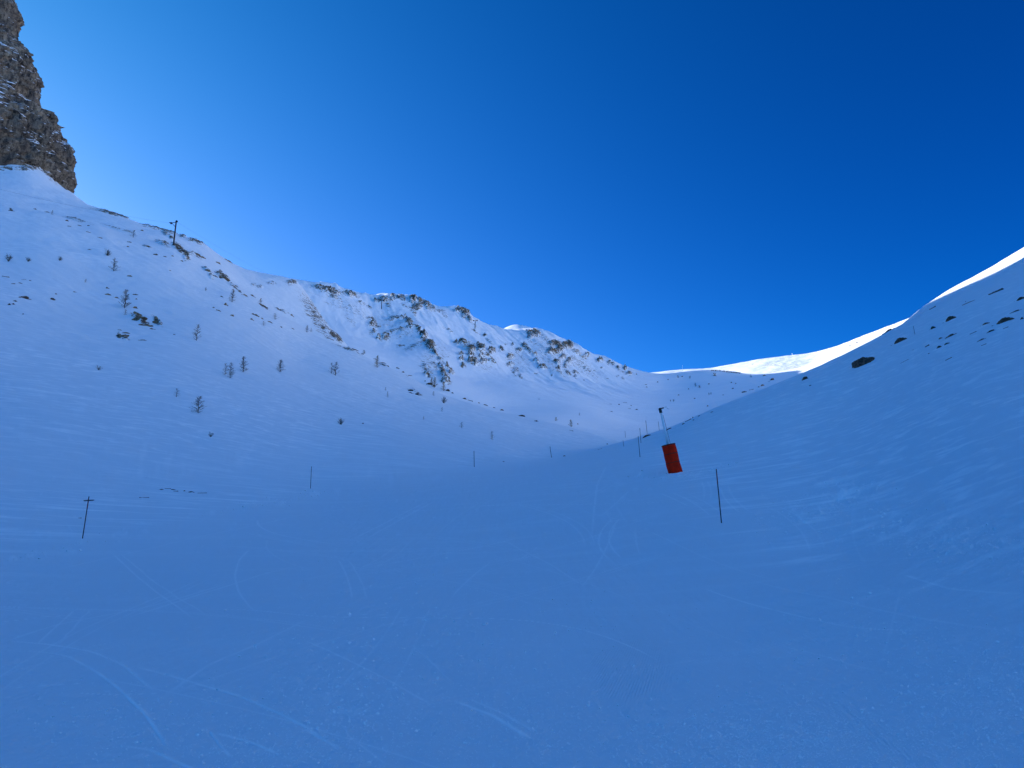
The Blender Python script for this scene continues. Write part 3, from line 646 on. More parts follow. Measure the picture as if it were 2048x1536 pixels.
def empty(name, loc):
    o = bpy.data.objects.new(name, None); COL.objects.link(o); o.location = loc; o.empty_display_size = 0.2; return o
def copy_thing(src):
    c = src.copy(); COL.objects.link(c)
    for ch in list(src.children):
        k = ch.copy(); COL.objects.link(k); k.parent = c
    return c

# ------------------------------------------------------------------ rocks
def rock_mesh(name, mat, seed, flat):
    rs = np.random.default_rng(seed)
    import bmesh
    bm = bmesh.new(); lumps = [((0, 0, 0), (.72, .8, 1.0))] + [((rs.uniform(.35, .75) * (-1) ** i, rs.uniform(-.3, .3), rs.uniform(-.25, .1)), (rs.uniform(.25, .5), rs.uniform(.3, .6), rs.uniform(.35, .75))) for i in range(3)]
    for (off, sc) in lumps:
        g = bmesh.ops.create_icosphere(bm, subdivisions=4 if sc[0] > .6 else 3, radius=1.0)['verts']
        v = np.array([x.co[:] for x in g])
        for k in range(11):
            n = rs.normal(size=3); n /= np.linalg.norm(n); d = rs.uniform(0.35, 0.8)
            q = v @ n; m = q > d; v[m] -= ((q[m] - d) * 0.95)[:, None] * n
        v *= 1 + (0.34 * fbm(v[:, 0] * 1.8 + seed, v[:, 1] * 1.8 + sc[0] * 50, v[:, 2] * 1.8, n=4, gain=.6))[:, None]
        v = v * np.array(sc) * 1.15 + np.array(off)
        for x, c in zip(g, v): x.co = c
    me = bpy.data.meshes.new(name); bm.to_mesh(me); bm.free(); me.materials.append(mat); return me
ROCKS = {m: [rock_mesh('rock', mat, 10 * q + i, 0) for i in range(5)] for q, (m, mat) in enumerate((('d', M_ROCK_D), ('b', M_ROCK_B)))}
ORD = ['leftmost', 'second from the left', 'third from the left', 'fourth from the left', 'fifth from the left', 'sixth from the left', 'seventh from the left', 'eighth from the left', 'ninth from the left', 'tenth from the left', 'eleventh from the left', 'twelfth from the left']
def add_rock(u, v, w, h, t, kind, label, group):
    p = hit(u, v + h * 0.15); n = normal_at(p)
    vd_ = (p - Vector((0, 0, EYE))).normalized(); right = vd_.cross(Vector((0, 0, 1))).normalized(); up = right.cross(vd_)
    c, s_ = math.cos(math.radians(t)), math.sin(math.radians(t)); e = right * c + up * s_
    e1 = (e - n * e.dot(n)).normalized() if abs(e.dot(n)) < .9 else right
    e2 = n.cross(e1).normalized()
    if e2.z < 0: e2 = -e2; 
    n2 = e1.cross(e2)
    o = bpy.data.objects.new('rock', random.choice(ROCKS[kind])); COL.objects.link(o)
    L = upx(p, w) / 2; H = upx(p, h)
    M = Matrix((e1 * L * 1.12, e2 * max(H * 0.75, L * 0.22), n2 * max(H * 0.62, 0.05))).transposed().to_4x4()
    M.translation = p - n * H * 0.12
    o.matrix_world = M
    return tag(o, label, 'rock', group)
def cluster(phrase, kind, lst):
    lst = sorted(lst, key=lambda q: q[0])
    for i, (u, v, w, h, t) in enumerate(lst):
        a = w * h; size = 'big' if a > 350 else 'mid-sized' if a > 90 else 'small' if a > 26 else 'tiny'
        shp = 'long thin' if w / h > 4 else 'stubby' if w / h < 1.7 else 'flat'
        col = 'dark' if kind == 'd' else 'brown'
        wh = 'alone' if len(lst) == 1 else ORD[i].replace('from the left', 'from left')
        lab = f"{size} {shp} {col} rock, {wh} {phrase}"
        add_rock(u, v, w, h, t, kind, lab, 'rocks poking through the snow')
cluster('on the right slope', 'd', [(1725,724,52,32,30)])
cluster('along the upper edge of the right slope', 'd', [(1611,757,16,9,35),(1775,661,30,6,30),(1798,682,32,15,30),(1866,615,12,7,40),(1865,656,13,9,35),(1899,638,26,14,25),(1935,606,30,3,28),(1993,582,26,10,22),(2040,598,22,10,35)])
cluster('in the middle band of the right slope', 'd', [(2006,642,40,16,32),(2030,623,26,4,30),(1970,648,18,6,25),(1983,662,20,5,25),(2012,655,9,4,30),(1855,691,8,8,20),(1880,677,10,5,40),(1900,672,26,6,28),(1879,694,12,6,20),(1892,688,14,5,25),(1962,680,20,4,35)])
cluster('of low stones scattered on the right slope', 'd', [(1620,771,6,3,0),(1898,717,12,5,45),(1968,689,9,4,0),(1947,665,12,4,30),(1826,700,3,2,0),(1858,707,5,2,30),(1810,722,16,2,35),(2044,637,8,7,0),(1931,603,3,2,0)])
cluster('on the crest behind the padded lance', 'd', [(1291,873,22,6,52),(1338,858,18,3,30),(1366,848,8,4,35),(1377,840,12,5,38),(1386,835,4,3,0),(1387,840,4,3,0),(1398,832,6,3,20),(1424,824,8,2,25)])
cluster('beyond the disc-topped marker pole', 'd', [(322,979,10,3,25),(336,977,10,2,0),(346,979,10,3,0),(352,982,8,4,-20),(369,982,5,2,0),(381,984,14,4,-8),(289,995,16,2,5),(405,986,16,1.5,0)])
cluster('along the left piste edge', 'd', [(160,1036,5,2.5,0),(1007,923,5,2,0),(1128,912,7,3,0),(1143,861,7,2.5,-10),(1155,848,4,3,0),(1200,898,8,1.5,-10),(1214,888,4,3,0),(726,847,4,3,0)])
cluster('below the round shrubs at left edge', 'd', [(12,553,12,5,-20),(27,567,6,5,0),(40,566,9,3,-30),(48,559,8,2,-20),(60,561,5,3,0),(49,595,24,9,-20),(30,602,9,4,-10),(19,609,7,5,0),(26,608,7,5,0),(105,598,11,9,0),(112,588,5,3,0),(46,628,4,3,0)])
cluster('around the foot of the tallest larch', 'b', [(215,576,8,5,-20),(216,589,11,5,-15),(232,595,10,5,-20),(271,589,9,4,-25),(273,598,5,4,0),(269,615,12,8,-10),(275,627,14,5,-10),(150,584,9,2.5,-25),(260,552,12,5,12)])
cluster('of the ledges below the tallest larch', 'b', [(278,637,30,9,-35),(292,650,24,6,-40),(316,643,22,8,-48),(305,658,14,4,-20),(244,672,24,6,-28),(252,666,14,4,-25),(240,660,10,2.5,-15),(284,680,15,3,-25),(349,669,6,2,-30)])
cluster('on the upper slope under the cliff', 'd', [(22,421,12,4,-25),(144,434,16,5,-20),(133,441,8,5,0),(139,452,6,4,0),(159,451,11,3,-20),(177,451,6,3,0),(94,424,10,3,-15),(200,475,9,5,-45),(176,464,12,2.5,-20),(70,418,8,3,-10)])
cluster('on the slope below the near pylon', 'b', [(259,484,8,3,-40),(255,493,7,4,-10),(179,499,6,3,-30),(296,493,14,5,-20),(312,509,12,5,-30),(330,513,6,3,-20),(284,461,6,4,0),(345,512,5,3,0),(364,522,7,4,0),(340,541,4,2,0)])
cluster('on the crest right of the near pylon', 'b', [(394,508,18,6,-25),(404,514,14,5,-30),(437,526,12,6,-15),(457,522,16,5,-20),(417,541,14,6,-35),(449,556,20,7,-32),(430,552,10,4,-40),(472,572,14,4,-35),(489,590,14,5,-30),(480,583,8,3,-20)])
cluster('around the slim upper larch', 'b', [(452,609,10,8,-45),(437,621,9,4,-20),(465,631,9,6,-40),(427,615,5,3,0),(443,593,6,3,-20),(511,630,14,6,-32),(504,639,10,5,-35),(524,637,5,4,0),(527,611,18,3,-35),(506,592,14,4,-30),(540,644,10,3,-30),(584,631,10,5,-30)])
cluster('on the crest above the golden larches', 'd', [(562,654,6,3,-20),(585,657,8,2,-40),(662,678,12,4,-40),(709,699,18,4,-22),(725,708,8,2,-20),(750,718,10,2,-20),(771,730,14,3,-20),(795,736,9,4,-20),(806,744,7,4,-20),(820,751,11,2.5,-20),(850,762,4,3,0)])
cluster('beside the two golden larches', 'd', [(860,768,18,6,-15),(823,781,14,4,-25),(833,788,12,5,-20),(822,786,10,2.5,-20),(896,781,11,6,0),(868,772,10,4,-30),(905,786,6,3,0)])
cluster('on the low crest above the piste', 'd', [(929,797,10,4,-35),(941,801,10,4,-25),(928,797,6,5,0),(971,810,11,4,-15),(988,815,6,2.5,-10),(1003,820,10,5,-25),(1045,832,17,5,-10),(1072,842,10,4,-5),(958,806,6,2,-10)])
cluster('on the far bowl floor', 'd', [(1238,809,4,3,0),(1250,805,7,2,-20),(1262,811,3,2.5,0),(1259,817,5,2,0),(1273,819,6,3,-25),(1223,823,6,2,-10),(1221,808,4,2,0),(1168,760,4,2,0),(1215,757,5,2,0),(1078,798,3,2,0)])
cluster('on the left half of shaded headwall', 'd', [(1315,764,4,3,0),(1292,769,4,3,0),(1293,774,5,2,0),(1364,753,5,3,20),(1336,759,4,3,0),(1377,778,4,3,20),(1357,790,5,3,0),(1389,797,5,3,0),(1415,812,5,4,0),(1418,768,5,3,0),(1466,777,6,3,25),(1446,790,5,2,15)])
cluster('on the right end of shaded headwall', 'd', [(1429,750,6,4,20),(1471,767,4,3,0),(1463,765,4,3,0),(1488,784,12,6,25),(1503,779,8,4,20),(1524,771,10,6,20),(1517,774,5,3,0),(1545,759,11,6,10),(1538,763,4,2,0),(1528,751,8,4,0)])

# ------------------------------------------------------------------ larches and shrubs
def limb(mb, a, d, L, r, rs, bend=0.15, seg=3, n=3):
    p = Vector(a); d = Vector(d).normalized()
    pts = [p.copy()]
    for i in range(seg):
        q = p + d * (L / seg); mb.tube(p, q, r * (1 - i / seg) + r * .15, r * (1 - (i + 1) / seg) + r * .15, n, cap=False)
        p = q; pts.append(p.copy()); d = (d + Vector((rs.uniform(-bend, bend), rs.uniform(-bend, bend), rs.uniform(-bend * .3, bend)))).normalized()
    return pts
def larch(seed, width, fill, twigmat, base=0.06):
    """unit-height young larch: tapered leaning trunk, whorls of up-curving bare branches with short twigs"""
    rs = random.Random(seed); root = empty('larch_tree', (0, 0, 0))
    tr = MB(); k = 6; pts = [Vector((0, 0, -0.08))]
    for i in range(1, k + 1): pts.append(Vector((rs.uniform(-.012, .012) * i / 2, rs.uniform(-.012, .012) * i / 2, i / k)))
    for i in range(k): tr.tube(pts[i], pts[i + 1], .015 * (1 - i / k) + .004, .015 * (1 - (i + 1) / k) + .004, 6, cap=False)
    tr.build('trunk', M_BARK, root)
    cr = MB(); nb = int(44 * fill)
    for i in range(nb):
        t = base + (0.97 - base) * (i + rs.random()) / nb
        z = t; c = pts[min(int(t * k), k - 1)].lerp(pts[min(int(t * k) + 1, k)], t * k - int(t * k))
        a = rs.uniform(0, 2 * math.pi); L = width * (1 - t) ** .8 * min(1, .45 + t * 4) * rs.uniform(.55, 1.15) + .03
        up = rs.uniform(.15, .55) + t * .5
        bp = limb(cr, c, (math.cos(a), math.sin(a), up), L, .0066, rs, .22, 3)
        for j in range(int(6 + 12 * L / width * fill)):
            f = rs.uniform(.15, 1); s0 = min(int(f * 3), 2); b0 = bp[s0].lerp(bp[s0 + 1], f * 3 - s0)
            a2 = a + rs.uniform(-1.4, 1.4); tl = rs.uniform(.03, .085) * (0.6 + width)
            limb(cr, b0, (math.cos(a2), math.sin(a2), rs.uniform(-.2, .9)), tl, .0044, rs, .3, 1)
    cr.build('crown', twigmat, root); return root
def shrub(seed, wide=0.9, n=26):
    rs = random.Random(seed); mb = MB()
    for i in range(n):
        a = rs.uniform(0, 2 * math.pi); sp_ = rs.uniform(.1, wide)
        bp = limb(mb, (rs.uniform(-.05, .05), rs.uniform(-.05, .05), -.05), (math.cos(a) * sp_, math.sin(a) * sp_, rs.uniform(.5, 1)), rs.uniform(.6, 1.1), .022, rs, .3, 3)
        for j in range(9):
            b0 = bp[rs.choice((1, 2))].lerp(bp[3], rs.random()); a2 = a + rs.uniform(-1.3, 1.3)
            limb(mb, b0, (math.cos(a2), math.sin(a2), rs.uniform(0, 1.2)), rs.uniform(.12, .3), .012, rs, .3, 1)
    return mb.build('shrub', M_SHRUB)
L_proto = [larch(1, .42, 1.1, M_TWIG), larch(2, .36, 1.3, M_TWIG), larch(3, .60, 1.3, M_TWIG, .02), larch(4, .34, 1.5, M_TWIG2), larch(5, .44, .8, M_TWIG)]
S_proto = [shrub(1), shrub(2, 1.4, 20), shrub(3, .5, 22)]
used = set()
def plant(u, v, hpx, proto, label, group, wide=1.0, lean=0.0):
    p = hit(u, v); h = upx(p, hpx)
    if id(proto) in used:
        o = copy_thing(proto)
    else: o = proto; used.add(id(proto))
    o.location = p - Vector((0, 0, 0.02 * h)); o.scale = (h * wide, h * wide, h)
    o.rotation_euler = (0, lean, random.uniform(0, 6.28))
    return tag(o, label, 'tree' if o.name.startswith('larch') else 'shrub', group)
A, B, C_, G, E = L_proto; T = 'young larches on the left slope'
for a in [
 (249,616,41,B,'tallest bare larch, standing above the rock ledges on the left slope',T,1.1),
 (227,542,29,A,'dark bare larch high on the left slope, above the tallest one',T,1.1),
 (393,681,35,A,'slim bare larch standing alone in open snow below the lift pylon',T,.9),
 (464,604,29,B,'slim larch among rocks high up, right of the lift pylon',T,1.0),
 (460,756,32,A,'larger larch of the close pair in the middle of the left slope',T,1.0),
 (450,750,25,E,'smaller larch touching the larger one of the close pair',T,1.0),
 (486,744,33,B,'larch just right of the close pair, on open snow',T,1.1),
 (560,744,26,B,'bushy larch between the close pair and the pale double larch',T,1.3),
 (671,751,29,A,'right stem of the pale double larch in the middle of the slope',T,1.0),
 (663,747,23,E,'thin left stem of the pale double larch',T,1.0),
 (396,826,35,C_,'broad low-branched larch nearest to the camera on the left slope',T,1.05),
 (353,794,18,E,'little sapling up and left of the broad low-branched larch',T,1.2),
 (754,735,25,G,'golden-brown larch standing on the left crest against the far gully',T,1.0),
 (728,708,9,G,'tiny golden larch on the left crest, beside the golden-brown one',T,1.5),
 (869,775,22,G,'right one of two golden larches at the foot of the rocky rib',T,1.0),
 (863,771,18,G,'left one of two golden larches at the foot of the rocky rib',T,.9),
 (887,782,18,G,'golden larch just right of the two, by a dark rock',T,1.2),
 (614,665,16,A,'faint larch at the foot of the rocky spur',T,1.0),
 (622,664,9,E,'tiny sapling right beside the faint larch under the rocky spur',T,1.3),
 (550,639,13,E,'leaning pale sapling above the crest rocks, left of the rocky spur',T,1.8),
 (527,651,10,E,'short pale sapling below the crest rocks',T,1.5),
 (521,606,11,G,'small round golden larch on the upper crest',T,1.3),
 (266,475,17,E,'leaning pale larch on the skyline side, left of the lift pylon',T,1.5),
 (250,630,13,E,'small pale sapling right under the tallest larch',T,1.4),
 (984,880,18,E,'thin sapling with a forked base above the far left marker pole',T,1.0),
 (923,856,12,E,'small thin sapling left of the forked one, low on the slope',T,1.2),
 (1142,854,15,G,'dark golden larch on the flat snow of the bowl above the piste',T,1.2),
 (1112,842,8,G,'small golden larch left of the dark golden one in the bowl',T,1.6),
 (1159,831,6,E,'faint tiny sapling up and right of the dark golden larch in the bowl',T,1.2),
 (867,792,10,E,'faint little sapling between the golden larches and the lower shrub',T,1.1),
 (775,795,13,E,'thin tiny sapling alone on open snow, lower of two',T,.7),
 (771,781,7,E,'thin tiny sapling alone on open snow, upper of two',T,1.0),
 (884,823,9,E,'leaning twig-like sapling under the low shrub',T,.9),
 (847,839,7,E,'minute sapling down and left of the twig-like one',T,1.0),
 (411,582,8,A,'tiny dark sapling left of the slim larch among rocks',T,1.2),
 (171,565,8,A,'tiny dark sapling left of and above the tallest larch',T,1.3),
 (104,429,10,A,'small larch high under the cliff on the upper left edge',T,1.2),
]: plant(*a)
S = 'low bare shrubs in the snow'
for a in [
 (17,523,17,S_proto[2],'dense round shrub at the left edge of the picture',S,.75),
 (56,523,9,S_proto[0],'small shrub just right of the dense round one',S,1.0),
 (119,521,9,S_proto[0],'small shrub standing alone, third of the row from the left edge',S,1.0),
 (214,511,13,S_proto[0],'snow-laden shrub just above the dark high larch',S,1.0),
 (197,740,10,S_proto[1],'flat spreading shrub in open snow in the left of the slope',S,.9),
 (421,874,11,S_proto[1],'flat spreading shrub below the broad low-branched larch',S,.8),
 (682,849,13,S_proto[0],'dark round shrub alone in the lower middle of the left slope',S,.8),
 (887,806,13,S_proto[0],'reddish open shrub under the golden larches',S,.8),
 (22,421,6,S_proto[0],'tiny shrub by the crest at the upper left edge',S,1.2),
]: plant(*a)
H = 'dwarf trees on the shaded headwall'
for a in [
 (1391,773,8,B,'pointed dwarf tree in the middle of the shaded headwall',H,1.3),
 (1399,776,6,B,'squat dwarf tree touching the pointed one',H,2.0),
 (1380,757,6,B,'dwarf tree above the pointed one, near the rim',H,1.6),
 (1356,756,6,B,'faint dwarf tree left of the one near the rim',H,1.6),
 (1418,790,5,B,'left of two low dwarf trees on the headwall',H,1.5),
 (1422,789,5,B,'right of two low dwarf trees on the headwall',H,1.3),
 (1502,755,6,B,'dwarf tree just under the sunlit snow at right',H,1.5),
 (1347,803,5,B,'faint dwarf bush low on the headwall above the lance',H,1.8),
 (1341,803,4,B,'fainter dwarf bush left of the one above the lance',H,1.6),
 (1273,750,4,B,'dark speck of a tree on the skyline at the ridge end',H,1.6),
]: plant(*a)
for i in range(16):
    u = 1424 + i * 3.6 + random.uniform(-.6, .6); v = 741.5 + (0 if i < 4 else (i - 4) * .45)
    plant(u, v + 1, random.uniform(2.6, 4.2), S_proto[2], 'one of the tiny dark bushes in a row along the rim below the sunlit snow', 'row of tiny bushes on the rim', .9)

# ------------------------------------------------------------------ piste marker poles
def axis(ub, vb, ut, vt, d=None, sink=0.0):
    b = hit(ub, vb) if d is None else None
    dd = b.y if d is None else d
    base = Vector(P(ub, vb, dd)); top = Vector(P(ut, vt, dd)); return base, top, dd
def marker(ub, vb, ut, vt, label, d=None, w=2.2, parts=False):
    base, top, dd = axis(ub, vb, ut, vt, d); r = max(0.011, w * (0.66 if dd < 40 else 0.5) * dd / F / 2)
    dirn = (top - base); g = 'piste marker poles'
    if parts:
        root = empty('marker_pole', base)
        MB().tube(-dirn * .06, dirn * .72, r, r * .95, 8).build('shaft', M_POLE, root)
        o = MB().tube(dirn * .72, dirn * .93, r * 1.06, r * 1.03, 8).build('painted_band', M_POLER, root)
        MB().tube(dirn * .93, dirn, r * .95, r * .9, 8).build('tip', M_POLE, root)
        tag(root, label, 'pole', g); return root
    o = bpy.data.objects.new('marker_pole', None)
    mb = MB().tube(-dirn * .05, dirn * .5, r, r * .95, 8).tube(dirn * .5, dirn, r * .93, r * .85, 8)
    o = mb.build('marker_pole', M_POLE); o.location = base; return tag(o, label, 'pole', g)
pl = marker(165, 1077, 178, 993, 'leaning dark pole with a flat disc on top at the left edge of the piste', None, 3.0, True)
bz, tz_, dd = axis(165, 1077, 178, 993)
dk = (tz_ - bz); rt = Vector((1, 0.25, 0.08)).normalized(); fwd = Vector((-.25, 1, .12)).normalized(); nn = rt.cross(fwd)
mb = MB(); k0 = 28; Rr = 9.5 * dd / F; c0 = dk * .905 + rt * (1.0 * dd / F)
for zz_, sc_ in ((-.02, .8), (-.008, 1), (.008, 1), (.02, .8)):
    for i in range(k0):
        t = 2 * math.pi * i / k0; mb.v.append(c0 + rt * (Rr * sc_ * math.cos(t)) + fwd * (Rr * sc_ * math.sin(t)) + nn * zz_)
for q in range(3):
    for i in range(k0): mb.f.append((q * k0 + i, q * k0 + (i + 1) % k0, (q + 1) * k0 + (i + 1) % k0, (q + 1) * k0 + i))
mb.f.append(tuple(range(k0))[::-1]); mb.f.append(tuple(3 * k0 + i for i in range(k0)))
mb.build('disc', M_BLACK, pl)
marker(1443, 1046, 1432.5, 938, 'tall dark pole closest to the camera, leaning left below the right slope', None, 3.4, True)
marker(621, 977, 623, 933, 'dark pole at the left edge of the piste, second one up from the disc-topped pole', None, 2.2)
marker(948.5, 934, 948, 902, 'thin pole at the left edge of the piste, third one up', None, 2.0)
marker(1103, 915, 1100, 893, 'thin leaning pole farthest up the left edge of the piste', None, 1.9)
marker(1280, 914, 1276.3, 872, 'thin pole left of the padded lance, in front of the others', None, 2.0)
marker(1282, 886, 1279.6, 856, 'pole just behind and above the one left of the padded lance', None, 1.6)
marker(1294.5, 868, 1291.5, 841, 'pole standing behind the dark crest rock left of the lance', 104, 1.5)
marker(1318.5, 860, 1316.5, 843, 'faint short pole on the crest just left of the lance tube', 108, 1.1)
marker(1247.5, 893, 1246, 880, 'faint pole low on the piste crest, left of the pole group', None, 1.1)
marker(1251, 875, 1250, 862, 'faintest pole on the far side of the piste crest', None, 1.0)
marker(1830, 669, 1826.5, 652, 'tiny thin pole high on the right slope between the boulders', None, 1.6)
marker(1365.5, 742, 1364.5, 730, 'pale thin mast on the far saddle skyline', 955, .9)
bpy.context.view_layer.update()
o = [x for x in COL.objects if x.get('label', '') == 'pale thin mast on the far saddle skyline'][0]; o.name = 'mast'; o['category'] = 'mast'; del o['group']; o.data.materials[0] = M_ALU
b_, t_, _ = axis(1585, 713, 1584, 706, 1505)
o = MB().tube(Vector((0, 0, -3)), t_ - b_, .5, .4, 6).build('post', M_ALU); o.location = b_; tag(o, 'small pale post on the sunlit ridge skyline', 'post')

# ------------------------------------------------------------------ padded snow lance
base, top, dd = axis(1351, 945, 1321, 822)
m = dd / F                                             # metres per photo pixel there
root = empty('snow_lance', base); tag(root, 'leaning snow-making lance wrapped in a red-orange crash pad beside the piste', 'snow lance')
ax = Vector(P(1337, 891, dd)) - base; axn = ax.normalized()
sx_ = axn.cross(Vector((0, 1, 0))).normalized() * -1; sx_ = sx_ if sx_.x > 0 else -sx_; fy_ = axn.cross(sx_).normalized()
def wrap(z0, z1, rx, ry, n=40, rings=26, lump=0.0, seed=0.0, capd=True):
    mb = MB(); zs = np.linspace(z0, z1, rings)
    for q, z in enumerate(zs):
        e = 1.0
        t01 = q / (rings - 1)
        seam = 1 - 0.0 * max(math.exp(-((t01 - .34) / .02) ** 2), math.exp(-((t01 - .67) / .02) ** 2)) if lump else 1
        if capd: e = 1 - 0.05 * (math.exp(-q / .8) + math.exp(-(rings - 1 - q) / .8))
        for i in range(n):
            t = 2 * math.pi * i / n; c, s_ = math.cos(t), math.sin(t)
            k = e * seam * (1 + lump * float(perlin(c * 1.6 + seed, s_ * 1.6, z * 2.2)) )
            c = math.copysign(abs(c) ** .8, c); s_ = math.copysign(abs(s_) ** .8, s_)
            mb.v.append(axn * z + sx_ * (rx * k * c) + fy_ * (ry * k * s_))
    for q in range(rings - 1):
        for i in range(n): mb.f.append((q * n + i, q * n + (i + 1) % n, (q + 1) * n + (i + 1) % n, (q + 1) * n + i))
    mb.f.append(tuple(range(n))[::-1]); mb.f.append(tuple((rings - 1) * n + i for i in range(n)))
    return mb
Lp = ax.length
pad = wrap(-0.25, Lp, 13.5 * m, 12 * m, lump=.12).build('crash_pad', M_PAD, root, smooth=True)
cap = wrap(Lp - .02, Lp + .05, 14.2 * m, 12.6 * m, rings=5, lump=0).build('pad_cap', M_PADD, root, smooth=False)
for f_ in (.36, .68):
    wrap(Lp * f_ - .02, Lp * f_ + .02, 14.0 * m, 12.6 * m, rings=4, lump=.06).build('strap', M_PADD, pad, smooth=True)
tl = top - base; tn = (top - (base + ax * 0.98)).normalized(); st = base + ax * .98 - base
MB().tube(st - sx_ * 0.02, tl, .075, .06, 12).build('tube', M_ALU, root, smooth=True)
MB().tube(st + sx_ * .13, tl + sx_ * .09 - tn * .25, .009, .009, 8).build('hose', M_BLACK, root)
hd = MB().tube(tl - tn * .12, tl + tn * .12, .085, .085, 12).tube(tl + tn * .12, tl + tn * .18, .10, .06, 12)
hd.box(tl + tn * .14 + sx_ * .1, sx_ * .12, fy_ * .05, tn * .03).build('nozzle_head', M_BLACK, root)
MB().tube(tl + tn * .16 + sx_ * .15, tl + tn * .20 + sx_ * .42, .03, .02, 8).tube(tl + tn * .19 + sx_ * .30, tl + tn * .02 + sx_ * .50, .022, .018, 8).build('nozzle_arm', M_ALU, root)

# ------------------------------------------------------------------ drag-lift pylons and their rope
def pylon(ub, vb, ut, vt, d, w, label, near_=False):
    b0 = Vector(P(ub, vb, d)); t0 = Vector(P(ut, vt, d)); q = t0 - b0; mm = d / F
    r = empty('lift_pylon', b0); tag(r, label, 'lift pylon', 'drag lift pylons')
    n = q.normalized(); X = Vector((1, 0, 0))
    MB().tube(-n * 2, q, w * mm / 2, w * mm * .42, 10).build('mast', M_STEEL, r)
    if near_:
        MB().tube(q - n * .1 + X * .5, q - X * 1.3 - n * .45, .11, .09, 8).tube(q + X * .25 + n * .25, q - X * .1 + n * .1, .2, .2, 8).build('crossarm', M_STEEL, r)
        MB().tube(q - n * 1.9, q - X * 1.25 - n * .5, .10, .07, 6).build('brace', M_STEEL, r)
        for dx, dzz in ((-1.45, -.55), (.1, .05)):
            c = q + X * dx + n * dzz; mb_ = MB().tube(c - Vector((0, .08, 0)), c + Vector((0, .08, 0)), .34, .34, 16); mb_.build('sheave', M_STEEL, r)
        MB().box(q - X * 1.9 - n * .35, X * .18, Vector((0, .1, 0)), Vector((.1, 0, .08))).build('rope_catcher', M_STEEL, r)
    else:
        MB().tube(q - X * 4.5 * mm, q + X * 4.5 * mm, .22, .22, 6).build('crossarm', M_STEEL, r)
        for s_ in (-1, 1): MB().tube(q + X * s_ * 3.6 * mm - Vector((0, .2, 0)), q + X * s_ * 3.6 * mm + Vector((0, .2, 0)), .7, .7, 10).build('sheave', M_STEEL, r)
    return t0
p1h = hit(347, 490)
h0 = pylon(347, 490, 352.5, 443, p1h.y, 3.4, 'near dark lift pylon with a bracket head on the left crest', True)
h1 = pylon(763, 618, 763.5, 601, float(hit(763, 618).y), 1.7, 'far pylon on the snowy ridge left of the brown summit rocks')
h2 = pylon(950, 657, 950.5, 641, float(hit(950, 657).y), 1.6, 'far T-shaped pylon just right of the pointed rock tower')
h3 = pylon(1056, 676, 1056, 660, float(hit(1056, 676).y), 1.6, 'farthest pylon beside the rock knob below the sunlit peak')
def rope(a, b, off, r, label):
    mb = MB(); a = a + off; b = b + off; n = 24; L = (b - a).length; pr = a
    for i in range(1, n + 1):
        t = i / n; q = a.lerp(b, t) - Vector((0, 0, L * .025 * 4 * t * (1 - t))); mb.tube(pr - a, q - a, r, r, 5, cap=False); pr = q
    o = mb.build('lift_rope', M_STEEL); o.location = a; return tag(o, label, 'rope', 'drag lift ropes')
rope(Vector(P(-250, 300, 190)), h0, Vector((-1.4, 0, -.6)), .012, 'faint lift rope running from the left sky down to the near pylon')
rope(h0, h1, Vector((0, 0, 0)), .016, 'faint lift rope running from the near pylon towards the ridge pylon')

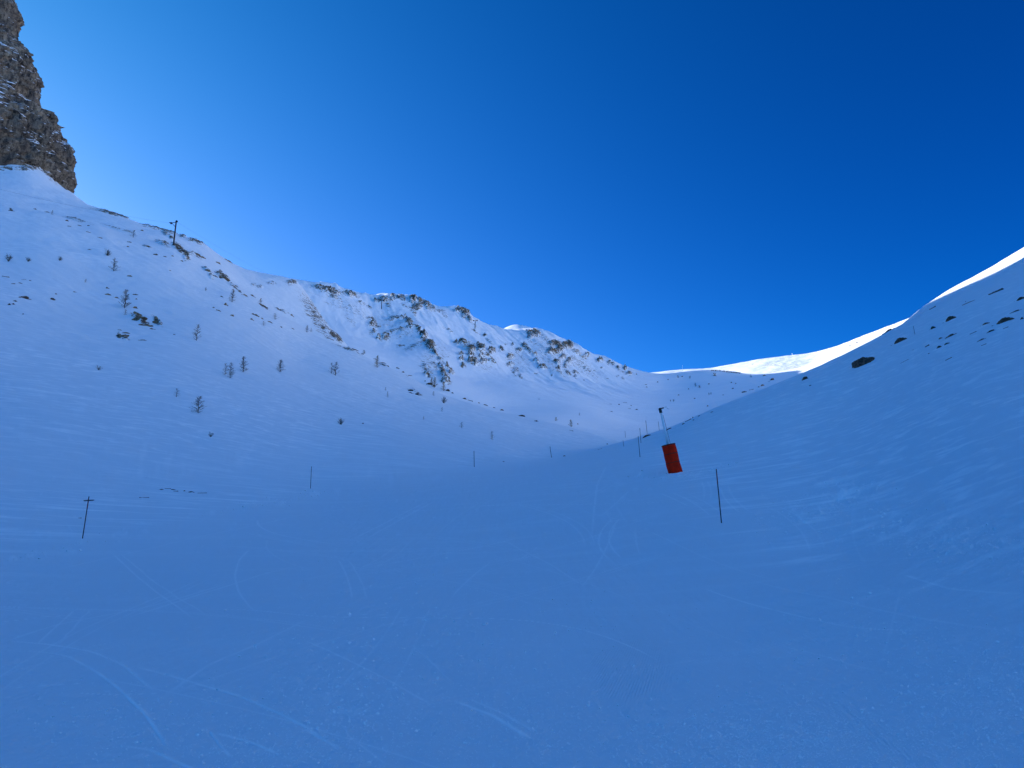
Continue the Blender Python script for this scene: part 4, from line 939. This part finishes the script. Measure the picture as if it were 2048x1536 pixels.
# ------------------------------------------------------------------ loose snow crumbs
def crumbs(n_try):
    rs = np.random.default_rng(3)
    reg = [(1660,1000,200,60,20,1),(1900,1075,330,70,-8,1.6),(1600,1035,160,40,10,.6),(90,1105,200,14,12,.6),(560,1000,230,14,10,.9),(1345,952,110,12,0,1.2),(1420,938,120,10,12,.8),
           (1950,1400,300,240,0,2.2),(1550,1480,500,140,0,2.0),(650,1400,260,160,0,1.0),(300,1450,400,140,0,.8),(1000,1450,500,160,0,.8),(560,1500,300,80,0,.8),(1700,1280,400,160,0,.5),(900,1280,700,200,0,.5)]
    wsum = np.array([q[5] * q[2] * q[3] ** .5 for q in reg]); wsum = wsum / wsum.sum()
    ks = rs.choice(len(reg), n_try, p=wsum); a = rs.normal(size=(n_try, 2)) * .36
    V0, F0 = [], []
    import bmesh
    bm = bmesh.new(); bmesh.ops.create_icosphere(bm, subdivisions=1, radius=1); bv = np.array([v.co[:] for v in bm.verts]); bf = np.array([[v.index for v in f.verts] for f in bm.faces]); bm.free()
    us, vs = [], []
    for k, (p, q) in zip(ks, a):
        u, v, w, h, t, _ = reg[k]; c, s_ = math.cos(math.radians(t)), math.sin(math.radians(t))
        us.append(u + p * w * c + q * h * s_); vs.append(v - p * w * s_ + q * h * c)
    us = np.array(us); vs = np.array(vs); ok = (us > -20) & (us < 2068) & (vs < 1556) & (vs > 925); us, vs = us[ok], vs[ok]
    # intersect with the ground by a vectorised march
    tx = np.empty(len(us)); tz = np.empty(len(us))
    a_ = (us - 1024) / F; b_ = (768 - vs) / F; Y = cp - b_ * sp; tx = a_ / Y; tz = (sp + b_ * cp) / Y
    d = np.full(len(us), np.nan); dg = np.geomspace(3.2, 110, 420); prev = None
    for dn in dg:
        g = EYE + tz * dn - near_h(tx * dn, np.full(len(us), dn)); new = (g <= 0) & np.isnan(d)
        if prev is not None: d[new] = pd_ + (dn - pd_) * (prev[new] / (prev[new] - g[new] + 1e-9))
        else: d[new] = dn
        prev, pd_ = g, dn
    ok = ~np.isnan(d); d, tx = d[ok], tx[ok]; x = tx * d; y = d; z = near_h(x, y); n = len(d)
    sz = (0.42 + rs.exponential(0.5, n)).clip(0, 3.2) * d / F * 1.0; sz = np.clip(sz, .004, .09)
    sc = sz[:, None] * rs.uniform(.65, 1.35, (n, 3)); sc[:, 2] *= .7
    ang = rs.uniform(0, 6.28, n); c, s_ = np.cos(ang), np.sin(ang)
    q = bv[None] * rs.uniform(.75, 1.25, (n, len(bv), 1)); q = q * sc[:, None, :]
    xx_ = q[..., 0] * c[:, None] - q[..., 1] * s_[:, None] + x[:, None]; yy_ = q[..., 0] * s_[:, None] + q[..., 1] * c[:, None] + y[:, None]; zz_ = q[..., 2] + (z + sz * .25)[:, None]
    co = np.stack([xx_, yy_, zz_], -1).reshape(-1, 3); fc = (bf[None] + (np.arange(n) * len(bv))[:, None, None]).reshape(-1, 3)
    me = bpy.data.meshes.new('snow_crumbs'); me.from_pydata(co.tolist(), [], fc.tolist()); me.materials.append(M_CRUMB)
    o = bpy.data.objects.new('snow_crumbs', me); COL.objects.link(o)
    tag(o, 'loose crumbs of broken snow scattered on the piste and its banks', 'snow', kind='stuff')
M_CRUMB = plain('loose_snow', (0.95, 0.955, 0.96), 0.8, 0.05, 8, spec=0.1)
crumbs(16000)
